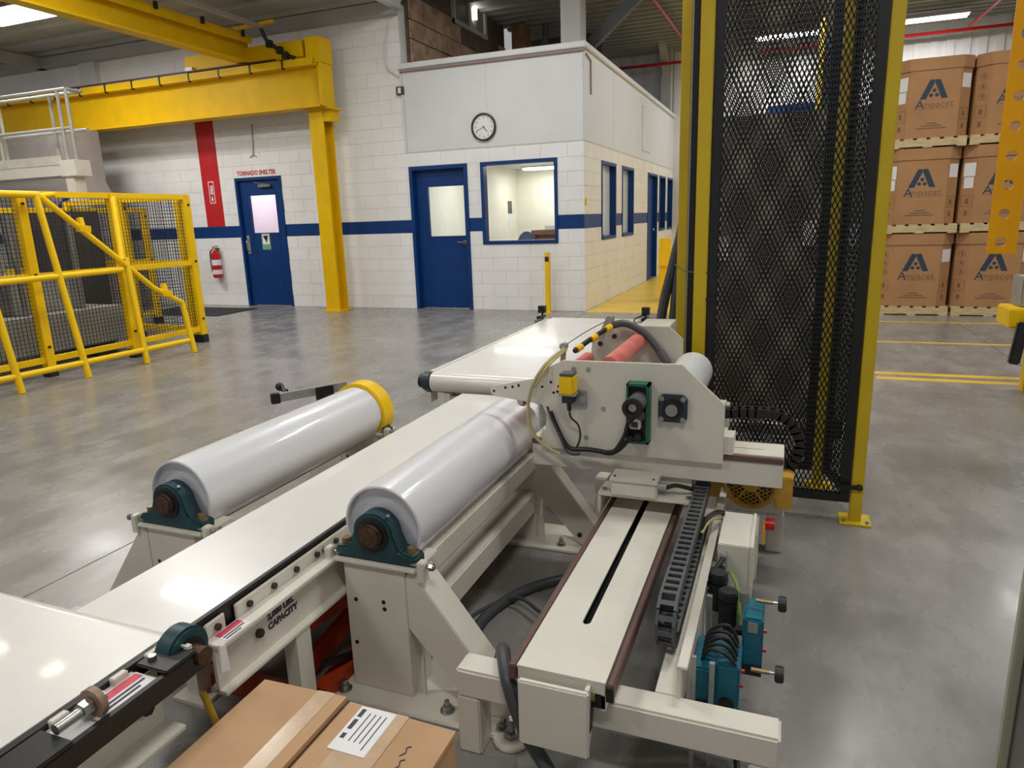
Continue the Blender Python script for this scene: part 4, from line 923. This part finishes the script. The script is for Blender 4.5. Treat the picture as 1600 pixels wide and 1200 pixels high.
obj('tie_wire', B().tube([(-.54, 3.71, 1.13), (-.44, 3.4, 1.12), (-.335, 3.262, 1.125)], .003, 5), blackm, t)
# ================================================================ yellow machine fence on the left
def weld_mesh(L_, z0, z1, p=.04, r=.0022):
    b = B(); x = p
    while x < L_: b.box(x-r, x+r, -r, r, z0, z1); x += p
    z = z0+p
    while z < z1: b.box(0, L_, -r, r, z-r, z+r); z += p
    return b
def fence_run(lab, p0, p1, nseg, H_=1.8, loc=None):
    t = thing('safety_fence', lab, 'fence', (*p0, 0)); a = Vector((*p0, 0)); b_ = Vector((*p1, 0)); d = (b_-a); L_ = d.length; u = d.normalized()
    for k in range(nseg+1):
        q = a+d*k/nseg
        p = obj('post', B().box(q.x-.045, q.x+.045, q.y-.045, q.y+.045, .06, H_), yel, t, bevel=.004)
        obj('foot', B().box(q.x-.05, q.x+.05, q.y-.05, q.y+.05, 0, .10), blackm, p, bevel=.004)
        for z in (H_-.12, H_*.56, .3): obj('bolt', B().cyl((q.x+.045, q.y, z), (q.x+.06, q.y, z), .014, 6), blackm, p)
    for z in (H_-.03, H_*.55, .17): obj('rail', B().bar(a+Vector((0, 0, z)), b_+Vector((0, 0, z)), .05, .06), yel, t, bevel=.003)
    for k in range(nseg):
        for z0, z1 in ((.2, H_*.55-.03), (H_*.55+.03, H_-.06)):
            obj('wire_infill', place(weld_mesh(L_/nseg-.09, z0, z1), a+d*k/nseg+u*.045, u), blackp, t, kind='stuff', fixn=False)
    return t
fence_run('long yellow mesh fence standing in front of the left machine', (-6.83, 2.66), (-6.83, 6.67), 4)
fence_run('yellow mesh fence closing the far end of the left machine', (-6.93, 6.67), (-8.9, 6.72), 2)
fence_run('rear yellow mesh fence behind the left machine beside the block wall', (-9.06, 5.4), (-9.0, 7.96), 2, 1.72)
# leaning handrail frame bolted to the fence
K = .17
def LN(y, z, off=0): return (-6.36-K*z+off, y, z)
t = thing('handrail_frame', 'leaning yellow tube handrail with sloping top in front of the left fence', 'handrail', (-6.4, 5.0, 0))
R_ = .032
for y0, y1, zt in ((4.71, 4.72, 1.76), (5.40, 5.50, 1.12), (4.05, 4.06, 1.78), (3.3, 3.3, 1.78)):
    obj('upright', B().tube([LN(y0, 0), LN(y1, zt)], R_, 12, 1), yel, t)
obj('short_upright', B().tube([LN(6.06, 0), LN(6.073, .573)], R_, 12, 1), yel, t)
obj('sloping_rail', B().tube([LN(4.76, 1.74), LN(5.407, 1.11), LN(5.741, .775), LN(6.073, .573)], R_*.95, 12, 1), yel, t)
obj('top_rail', B().tube([LN(2.7, 1.78), LN(4.75, 1.755)], R_, 12, 1), yel, t)
obj('top_link', B().tube([LN(4.72, 1.74), (-6.8, 5.0, 1.77)], R_*.8, 12, 1), yel, t)
obj('upright', B().tube([LN(5.45, 1.1), (-6.80, 5.66, 1.75)], R_, 12, 1), yel, t)
obj('bottom_rail', B().tube([LN(3.0, .16), LN(6.02, .144)], R_*.9, 12, 1), yel, t)
obj('middle_rail', B().tube([LN(2.9, .97), LN(5.42, 1.0)], R_*.9, 12, 1), yel, t)
for y, z in ((5.1, 1.42), (5.88, .69)): obj('clamp', B().bar(LN(y-.05, z+.02), LN(y+.07, z+.0), .07, .07).bar(LN(y, z+.0), LN(y, z+.12), .05, .05, (1, 0, 0)), yel, t, bevel=.004)
# ---- the machine inside the fence
t = thing('process_machine', 'grey and black process machine inside the yellow fence', 'machine', (-8.0, 5.2, 0))
obj('bed', B().box(-8.5, -7.3, 3.0, 6.0, .15, .55), greym, t, bevel=.01); obj('foot', B().box(-8.4, -8.2, 3.2, 3.5, 0, .15), blackm, t)
for y in (3.4, 5.6): obj('foot', B().box(-7.6, -7.35, y, y+.25, 0, .15), blackm, t)
obj('head', B().box(-8.3, -7.6, 4.9, 5.7, .55, .95), greym, t, bevel=.01); obj('press_block', B().box(-8.2, -7.5, 3.4, 4.4, .55, 1.25), blackp, t, bevel=.01)
obj('press_head', B().box(-8.0, -7.55, 3.9, 4.2, .8, 1.05), greym, t, bevel=.02)
for x, y in ((-7.45, 4.95), (-7.45, 5.6), (-8.35, 4.95)): obj('guide_rod', B().cyl((x, y, .55), (x, y, 1.6), .03, 12), steel, t)
obj('dark_cabinet', B().box(-8.7, -8.1, 6.0, 6.5, 0, 1.65), mat('charcoal_cabinet', rgb(52, 50, 50), .6), t, bevel=.006)
obj('motor', B().cyl((-7.9, 4.6, 1.1), (-7.3, 4.6, 1.1), .14, 20), greym, t)
# ---- stair and platform behind, upper left
railg = mat('dull_grey_rail', rgb(168, 168, 158), .5, var=.08)
t = thing('access_platform', 'cream raised platform with grey pipe railing at the upper left', 'platform', (-10.6, 7.6, 0))
obj('deck', B().box(-13.5, -9.42, 7.2, 7.52, 2.18, 2.33), cream, t, bevel=.004); obj('kick_plate', B().box(-13.5, -9.5, 7.19, 7.2, 2.33, 2.45), cream_d, t)
obj('column', B().box(-9.46, -9.30, 7.18, 7.36, 0, 2.18), cream, t, bevel=.004); obj('column', B().box(-13.0, -12.8, 7.25, 7.43, 0, 2.3), cream, t, bevel=.004)
obj('column_head', B().box(-9.5, -9.2, 7.15, 7.4, 2.16, 2.38), cream, t, bevel=.006)
for x in (-9.25, -9.42, -10.75, -12.0, -13.3): obj('stanchion', B().cyl((x, 7.24, 2.33), (x, 7.24, 3.30), .024, 10), railg, t)
for x in (-9.9, -11.0, -12.1): obj('stanchion', B().cyl((x, 7.48, 2.33), (x, 7.48, 3.30), .024, 10), railg, t)
for y in (7.24, 7.48):
    for z in (3.30, 2.8): obj('guard_rail', B().cyl((-13.5, y, z), (-9.25, y, z), .024, 10), railg, t)
obj('end_rail', B().cyl((-9.28, 7.24, 3.30), (-9.28, 7.48, 3.30), .024, 10), railg, t)
t = thing('stair', 'dark steel stair rising behind the left fence', 'stair', (-11.5, 6.6, 0))
for y in (6.1, 6.9): obj('stringer', B().bar((-9.6, y, .1), (-12.6, y, 2.2), .04, .2), greyp, t)
for k in range(10): obj('tread', B().box(-9.9-.28*k-.24, -9.9-.28*k, 6.1, 6.9, .2+.2*k, .23+.2*k), greyp, t)
t = thing('taupe_hopper', 'smooth taupe hopper with blue edge between platform and wall', 'hopper', (-12.0, 8.95, 0))
obj('body', B().prism([(-13.2, 0), (-10.95, 0), (-10.95, 1.7), (-11.25, 2.25), (-11.25, 3.1), (-13.2, 3.1)], 'y', 8.6, 9.3), taupe, t, bevel=.01)
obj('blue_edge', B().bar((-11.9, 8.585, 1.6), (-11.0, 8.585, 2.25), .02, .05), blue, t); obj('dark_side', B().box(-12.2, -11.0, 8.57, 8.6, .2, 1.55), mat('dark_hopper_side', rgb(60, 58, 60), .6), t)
# ================================================================ yellow bridge crane
t = thing('crane_runway', 'yellow steel runway beam and column standing before the block wall', 'crane runway', (-7.0, 9.6, 0))
b = B().box(-14.5, -6.67, 9.52, 9.54, 3.16, 3.72).box(-14.5, -6.67, 9.40, 9.66, 3.14, 3.165).box(-14.5, -6.67, 9.40, 9.66, 3.72, 3.745)
obj('runway_beam', b, yel_c, t); obj('angle_flange', B().box(-14.4, -6.75, 9.36, 9.38, 3.72, 3.83), yel_c, t)
for k in range(12): x = -7.3-.62*k; obj('flange_clip', B().box(x, x+.025, 9.35, 9.40, 3.70, 3.84), blackm, t)
obj('rail', B().box(-14.5, -6.8, 9.50, 9.56, 3.745, 3.83), bolt_m, t); obj('conductor_bar', B().box(-14.4, -7.4, 9.33, 9.36, 3.84, 3.86), mat('dark_red_bar', rgb(70, 34, 34), .6), t)
obj('column', B().box(-7.055, -6.80, 9.58, 9.60, 0, 3.14).box(-7.055, -6.80, 9.82, 9.84, 0, 3.14).box(-6.94, -6.92, 9.60, 9.82, 0, 3.14), yel_c, t)
obj('cap_plate', B().box(-7.08, -6.62, 9.50, 9.86, 3.12, 3.15), yel_c, t); obj('base_plate', B().box(-7.1, -6.76, 9.54, 9.9, 0, .02), yel_c, t)
obj('end_stiffener', B().box(-6.69, -6.65, 9.40, 9.72, 3.14, 3.78), yel_c, t); obj('end_stop', B().box(-6.9, -6.64, 9.42, 9.74, 3.75, 4.12), yel_c, t, bevel=.01); obj('stop_buffer', B().cyl((-6.9, 9.55, 3.98), (-7.0, 9.55, 3.98), .05, 14), blackm, t)
obj('knee_plate', B().box(-6.80, -6.68, 9.6, 9.84, 2.95, 3.12), yel_c, t)
bolts(t, [(-7.0, 9.58, 3.18), (-6.86, 9.58, 3.18)], (0, -1, 0), .014, .02, blackm)
t = thing('bridge_girder', 'yellow bridge girder crossing overhead on its end truck', 'crane girder', (-8.0, 6, 3.83))
obj('end_truck', B().box(-9.25, -6.95, 9.42, 9.66, 3.86, 4.10), yel_c, t, bevel=.012)
for x in (-9.05, -7.15): obj('wheel', B().cyl((x, 9.48, 3.92), (x, 9.6, 3.92), .085, 20), bolt_m, t)
obj('truck_tab', B().box(-9.2, -9.05, 9.36, 9.42, 3.85, 3.92), whitel, t)
obj('girder', B().box(-8.12, -7.92, -2, 9.5, 3.87, 3.895).box(-8.03, -8.01, -2, 9.5, 3.895, 4.2).box(-8.12, -7.92, -2, 9.5, 4.2, 4.225), yel_c, t)
obj('cap_channel', B().box(-8.18, -7.86, -2, 9.4, 4.225, 4.25).box(-8.18, -8.165, -2, 9.4, 4.13, 4.225).box(-7.875, -7.86, -2, 9.4, 4.13, 4.225), yel_c, t)
for k in range(8): obj('festoon_clip', B().box(-7.86, -7.82, 9.2-.8*k, 9.24-.8*k, 4.2, 4.29), blackm, t)
obj('festoon_track', B().box(-7.52, -7.44, 3.0, 9.2, 4.26, 4.31), galv, t)
obj('track_arm', B().bar((-7.9, 9.1, 4.28), (-7.2, 9.15, 4.32), .05, .04), yel_c, t)
obj('pendant_cable', B().tube([(-7.48, 9.2, 4.27), (-7.45, 9.25, 4.12), (-7.4, 9.3, 4.05), (-7.3, 9.32, 3.98), (-7.2, 9.34, 3.9), (-7.05, 9.36, 3.84)], .03), blackm, t)
for p in ((-7.42, 9.28, 4.06), (-7.26, 9.3, 3.96), (-7.18, 9.32, 3.88)): obj('cable_trolley', B().box(p[0]-.05, p[0]+.05, p[1]-.04, p[1]+.04, p[2]-.05, p[2]+.05), blackm, t, bevel=.01)
# ================================================================ on the walls
t = thing('wall_clock', 'round white wall clock with dark rim above the office door', 'clock', (-4.318, WY-.03, 2.54))
cxk, czk = -4.318, 2.731
obj('rim', B().pipe((cxk, WY-.05, czk), (cxk, WY-.008, czk), .198, .172, 48), mat('dark_brown_rim', rgb(44, 34, 34), .35), t, bevel=.004)
obj('face', B().cyl((cxk, WY-.025, czk), (cxk, WY-.01, czk), .175, 40), clockf, t)
for k in range(12):
    a = PI/2-k*PI/6; n_ = 12 if k == 0 else k
    text(str(n_), .042, (cxk+.135*math.cos(a), WY-.0262, czk+.135*math.sin(a)), FRONT, inkm, t, name='numeral')
def hand(deg, L_, wd, nm):
    a = math.radians(90-deg); obj(nm, B().bar((cxk-.02*math.cos(a), WY-.03, czk-.02*math.sin(a)), (cxk+L_*math.cos(a), WY-.03, czk+L_*math.sin(a)), wd, .002, (0, 1, 0)), blackm, t)
hand(141, .085, .009, 'hour_hand'); hand(247, .125, .005, 'minute_hand'); obj('hub', B().cyl((cxk, WY-.034, czk), (cxk, WY-.026, czk), .008, 12), blackm, t)
t = thing('fire_extinguisher', 'red fire extinguisher hanging on the block wall below the red band', 'extinguisher', (-9.69, WY-.1, .5))
ex, ey = -9.69, WY-.09
obj('cylinder', B().cyl((ex, ey, .53), (ex, ey, .94), .082, 24).cyl((ex, ey, .94), (ex, ey, 1.0), .082, 24, .03).cyl((ex, ey, .515), (ex, ey, .53), .07, 24, .082), redx, t)
obj('label_band', B().pipe((ex, ey, .74), (ex, ey, .84), .0835, .081, 24), whitel, t); obj('small_label', B().pipe((ex, ey, .58), (ex, ey, .66), .0833, .081, 24), whitel, t)
obj('valve', B().cyl((ex, ey, 1.0), (ex, ey, 1.05), .02, 12), steel, t); obj('lever', B().bar((ex-.05, ey, 1.06), (ex+.07, ey, 1.08), .025, .012).bar((ex-.05, ey, 1.04), (ex+.06, ey, 1.035), .025, .01), blackm, t)
obj('hose', B().tube([(ex-.02, ey, 1.03), (ex-.10, ey-.01, .98), (ex-.105, ey-.02, .8), (ex-.085, ey-.03, .62)], .012), blackm, t); obj('gauge', B().cyl((ex, ey-.02, 1.02), (ex, ey-.035, 1.02), .018, 14), yel, t)
obj('wall_hook', B().box(ex-.03, ex+.03, ey+.06, WY, .95, 1.05), steel, t)
t = thing('alarm_box', 'small dark square pull box high on the office front', 'alarm box', (-5.69, WY-.03, 3.31))
obj('body', B().box(-5.75, -5.63, WY-.05, WY-.008, 3.30, 3.42), mat('brown_box', rgb(84, 58, 46), .5), t, bevel=.004); obj('front_plate', B().box(-5.715, -5.665, WY-.056, WY-.05, 3.32, 3.40), whitel, t)
tag(obj('conduit_drop', B().tube([(-5.80, WY-.03, 4.62), (-5.82, WY-.03, 4.3), (-5.90, WY-.03, 4.03), (-5.90, WY-.03, 3.8), (-5.86, WY-.03, 3.68), (-5.72, WY-.03, 3.58), (-5.66, WY-.03, 3.45), (-5.655, WY-.03, 2.46)], .014), whites), 'thin white cable hanging down the wall to the small box', 'cable')
tag(obj('wall_switch', B().box(XC+.001, XC+.014, 10.15, 10.22, 1.55, 1.65), yel, bevel=.003), 'tiny yellow switch plate on the office corner above the blue stripe', 'switch')
t = thing('bollard', 'slim yellow square post standing before the office wall', 'post', (-3.3, 9.9, 0))
obj('shaft', B().box(-3.335, -3.268, 9.86, 9.93, 0, .89), yel, t, bevel=.004); obj('reflector', B().box(-3.332, -3.271, 9.857, 9.861, .76, .83), bolt_m, t); obj('foot_plate', B().box(-3.36, -3.24, 9.83, 9.96, 0, .008), yel, t)
t = thing('guard_rail', 'low yellow guard rail beside the yellow walkway', 'guard rail', (-1.75, 12, 0))
obj('post', B().box(-1.95, -1.78, 11.6, 11.75, 0, 1.0), yel, t, bevel=.01); obj('post', B().box(-1.5, -1.35, 11.4, 11.55, 0, 1.0), yel, t, bevel=.01); obj('beam', B().box(-1.95, -1.35, 11.55, 11.62, .55, .85), yel, t, bevel=.01)
tag(obj('floor_mat', B().box(-10.4, -8.6, 8.75, 9.7, 0, .012), matm, bevel=.004), 'black rubber mat before the shelter door', 'mat')
tag(obj('hanging_chain', B().tube([(-8.6, WY-.02, 3.1), (-8.62, WY-.02, 2.8), (-8.645, WY-.02, 2.6)], .006, 6).bar((-8.72, WY-.02, 2.56), (-8.645, WY-.02, 2.6), .01, .01).bar((-8.645, WY-.02, 2.6), (-8.57, WY-.02, 2.56), .01, .01), greyp), 'thin grey drop cord above the shelter door', 'cord')
# ================================================================ octagonal bins on pallets
LOGO = {}
def logo_mesh(s):
    b = B()
    # broad A: two legs with cut apex, three dots between
    b.prism([(-.30, -.22), (-.165, -.22), (-.004, .15), (-.004, .22), (-.11, .22)], 'y', -.0008, .0)
    b.prism([(.30, -.22), (.11, .22), (.004, .22), (.004, .15), (.165, -.22)], 'y', -.0008, .0)
    for x, z in ((0, -.03), (-.062, -.135), (.062, -.135)): b.cyl((x, -.0008, z), (x, 0, z), .043, 14)
    b.v = [(x*s, y, z*s) for x, y, z in b.v]; return b
def octabin(xc, y0, z0, lab, grp, logo=True, plain=False, h=.92, labels='LR', side=0):
    wd, dp, ch = .405, .9, .13
    t = thing('bulk_bin', lab, 'bin', (xc, y0+dp/2, z0), grp)
    def oct_(g): return [(xc-wd-g+ch, y0-g), (xc+wd+g-ch, y0-g), (xc+wd+g, y0-g+ch), (xc+wd+g, y0+dp+g-ch), (xc+wd+g-ch, y0+dp+g), (xc-wd-g+ch, y0+dp+g), (xc-wd-g, y0+dp+g-ch), (xc-wd-g, y0-g+ch)]
    m_ = cardg if plain else cardd
    bd = obj('body', B().prism(oct_(0), 'z', z0, z0+h-.005), m_, t, bevel=.004)
    obj('lid', B().prism(oct_(.012), 'z', z0+h-.14, z0+h), m_, t, bevel=.004)
    if plain:
        for dx in labels: obj('label', B().box(xc+dx-.06, xc+dx+.06, y0-.004, y0, z0+h-.48, z0+h-.30), whitel, bd)
        return t
    if logo:
        o = obj('logo', place(logo_mesh(.5), (xc+side, y0-.0005, z0+.56), (1, 0, 0)), ink2, bd)
        text('A', .15, (xc+side-.145, y0-.001, z0+.385), FRONT, ink2, bd, name='lettering'); text('mpacet', .115, (xc+side+.05, y0-.001, z0+.385), FRONT, inkf, bd, name='lettering')
        obj('rule', B().box(xc+side-.16, xc+side+.24, y0-.001, y0, z0+.335, z0+.339), inkf, bd)
        for k in range(3): obj('fine_print', B().box(xc+side-.06-.05*k, xc+side+.06+.05*k, y0-.001, y0, z0+.16-.028*k, z0+.174-.028*k), inkf, bd)
    def cham(b, s):
        """move a flat shape drawn at local x,z onto the left (-1) or right (+1) chamfer"""
        c = .70711; p = Vector((xc+s*(wd-ch), y0, 0)); d = Vector((c*s, c, 0)) * 1; b.v = [tuple(p+d*(x*s if s > 0 else x)+Vector((c*s*abs(y)*1, -c*abs(y), 0))+Vector((0, 0, z))) for x, y, z in b.v]; return b
    for s in (-1, 1):
        if ('L' if s < 0 else 'R') in labels:
            obj('label', cham(B().box(.02, .165, 0, .003, z0+.56, z0+.72), s), whitel, bd)
            if s < 0 or labels == 'LRR': obj('label', cham(B().box(.03, .15, 0, .003, z0+.42, z0+.55), s), whitel, bd)
        obj('printed_panel', cham(B().box(.02, .165, 0, .0012, z0+.20, z0+.205).box(.02, .165, 0, .0012, z0+.33, z0+.335).box(.02, .025, 0, .0012, z0+.2, z0+.33).box(.16, .165, 0, .0012, z0+.2, z0+.33).box(.07, .11, 0, .0012, z0+.235, z0+.295), s), inkf, bd)
        obj('printed_mark', cham(B().box(.07, .11, 0, .0012, z0+.09, z0+.15), s), inkf, bd)
        if ('L' if s < 0 else 'R') not in labels:
            for k in range(3): obj('printed_symbol', cham(B().pipe((.09, 0, z0+.44+.11*k), (.09, .0012, z0+.44+.11*k), .045, .038, 16).box(.075, .105, 0, .0012, z0+.42+.11*k, z0+.46+.11*k), s), inkf, bd)
    return t
def pallet(xc, y0, z0, lab):
    t = thing('pallet', lab, 'pallet', (xc, y0+.45, z0), 'wooden pallets under the bins')
    for k in range(6): obj('deck_board', B().box(xc-.41+.144*k, xc-.31+.144*k, y0, y0+.9, z0+.095, z0+.115), woodp, t)
    for k in range(3): obj('stringer', B().box(xc-.41, xc+.41, y0+.415*k, y0+.07+.415*k, z0+.015, z0+.095), woodp, t)
    for k in range(3): obj('bottom_board', B().box(xc-.41+.36*k, xc-.31+.36*k, y0, y0+.9, z0, z0+.015), woodp, t)
G_ = 'brown octagonal bins stacked on pallets'; ROW = ('bottom', 'middle', 'top')
YB = 10.3
for ci, (xc, cl_n) in enumerate(((1.54, 'nearest the yellow guard post'), (2.395, 'behind the orange perforated arm'))):
    for r in range(3):
        z = r*1.04
        pallet(xc, YB-.02, z, 'wooden pallet under the %s brown bin %s' % (ROW[r], cl_n))
        lab = {(0, 0): 'R', (0, 1): 'LR', (0, 2): 'LR', (1, 0): 'R', (1, 1): 'L', (1, 2): ''}[(ci, r)]
        octabin(xc+(.0, -.02, .015)[r], YB, z+.115, '%s brown octagonal bin with dark A logo %s' % (ROW[r], cl_n), G_, labels=lab if lab != 'R' else 'R')
t = thing('control_cabinet', 'tall taupe machine cabinet with white labels seen through the mesh guard', 'cabinet', (-.07, 4.8, 0))
obj('body', B().box(-.53, .40, 4.5, 5.1, .13, 1.93), mat('taupe_cabinet', rgb(138, 130, 116), .6, var=.06), t, bevel=.008)
for x, z in ((-.37, 1.17), (.113, 1.25), (.335, 1.23)): obj('label', B().box(x-.035, x+.035, 4.494, 4.5, z-.07, z+.07), whitel, t)
for x in (-.5, .32): obj('foot', B().box(x, x+.05, 4.55, 5.05, 0, .13), blackm, t)
tag(obj('blue_banner', B().box(-.6, .7, 18.28, 18.34, 3.35, 3.75), blue, bevel=.01), 'dark blue panel on the far wall above the plain bins', 'panel')
t = thing('rack_upright', 'black and yellow rack upright seen through the mesh near the far wall', 'rack', (.35, 13.5, 0))
for x in (.3, .75): obj('upright', B().box(x, x+.08, 13.4, 13.5, 0, 4.4), yel_d, t); 
obj('dark_panel', B().box(.38, .75, 13.44, 13.46, 2.0, 4.2), blackm, t)
# ================================================================ orange perforated arm at the right
t = thing('perforated_arm', 'orange vertical arm with round holes hanging at the right edge', 'machine arm', (.86, 3.6, 1.17))
XO, YO, WO = .803, 3.6, .15
def holed(x0, x1, z0, z1, y0, y1, holes, r, n=16):
    """plate in XZ with round through holes stacked in one column (each hole framed by its own square cell)"""
    b = B(); xs_ = (x0+x1)/2; cell = r*1.35; zs = []
    prev = z0
    for hz in holes:
        b.box(x0, x1, y0, y1, prev, hz-cell); prev = hz+cell
        b.box(x0, xs_-cell, y0, y1, hz-cell, hz+cell).box(xs_+cell, x1, y0, y1, hz-cell, hz+cell)
        v = []; f = []
        for y in (y0, y1):
            for k in range(n): a = 2*PI*k/n; v.append((xs_+r*math.cos(a), y, hz+r*math.sin(a)))
            for k in range(n):
                a = 2*PI*k/n; c_, s_ = math.cos(a), math.sin(a); q = cell/max(abs(c_), abs(s_)); v.append((xs_+q*c_, y, hz+q*s_))
        for k in range(n):
            k1 = (k+1) % n
            f += [(k, k1, n+k1, n+k), (2*n+k1, 2*n+k, 3*n+k, 3*n+k1), (k1, k, 2*n+k, 2*n+k1)]
        b.add(v, f)
    b.box(x0, x1, y0, y1, prev, z1); return b
hs = [1.225+.118*k for k in range(11)]
obj('perforated_plate', holed(XO, XO+.095, 1.175, 2.6, YO, YO+.012, hs, .021), orange, t, sharp=25)
obj('side_web', B().box(XO+.095, XO+.107, YO-.002, YO+.10, 1.175, 2.6), orange, t); obj('top_beam', B().box(XO-.1, 2.6, YO+.1, YO+.25, 2.5, 2.65), orange, t, bevel=.005)
obj('stand_post', B().box(2.45, 2.6, YO+.1, YO+.25, 0, 2.5), orange, t, bevel=.005)
# small machine beyond it at the right edge
t = thing('tape_machine', 'yellow framed machine with grey control box at the right edge', 'machine', (1.75, 6.1, 0))
obj('yellow_frame', B().box(1.52, 2.5, 5.95, 6.3, .50, .64), yel, t, bevel=.01); obj('blue_drum', B().cyl((1.62, 5.9, .5), (2.4, 5.9, .5), .11, 24), mat('navy_drum', rgb(32, 56, 84), .5), t)
obj('control_box', B().box(1.60, 1.9, 6.05, 6.3, .64, .86), greym, t, bevel=.008); obj('box_mark', B().cyl((1.66, 6.05, .76), (1.66, 6.046, .76), .025, 12), whitel, t)
obj('black_lever', B().bar((1.585, 5.86, .56), (1.55, 5.84, .26), .05, .07, (1, 0, 0)), blackm, t, bevel=.01)
for x in (1.7, 2.4): obj('leg', B().box(x, x+.06, 6.1, 6.2, 0, .5), yel, t)
# pale door-frame post of a cabinet at the lower right corner
t = thing('side_cabinet', 'dark cabinet with pale green-grey edge trim at the lower right corner', 'cabinet', (.53, .72, 0))
obj('trim_post', B().box(.3065, .3185, .985, 1.0, 0, .94), paleg, t, bevel=.002); obj('cabinet_body', B().box(.319, .75, .45, 1.0, .05, .935), dkpan, t, bevel=.003); obj('top_panel', B().box(.315, .76, .44, 1.0, .935, .95), dkpan, t, bevel=.003); obj('plinth', B().box(.335, .74, .47, .99, 0, .05), blackm, t)
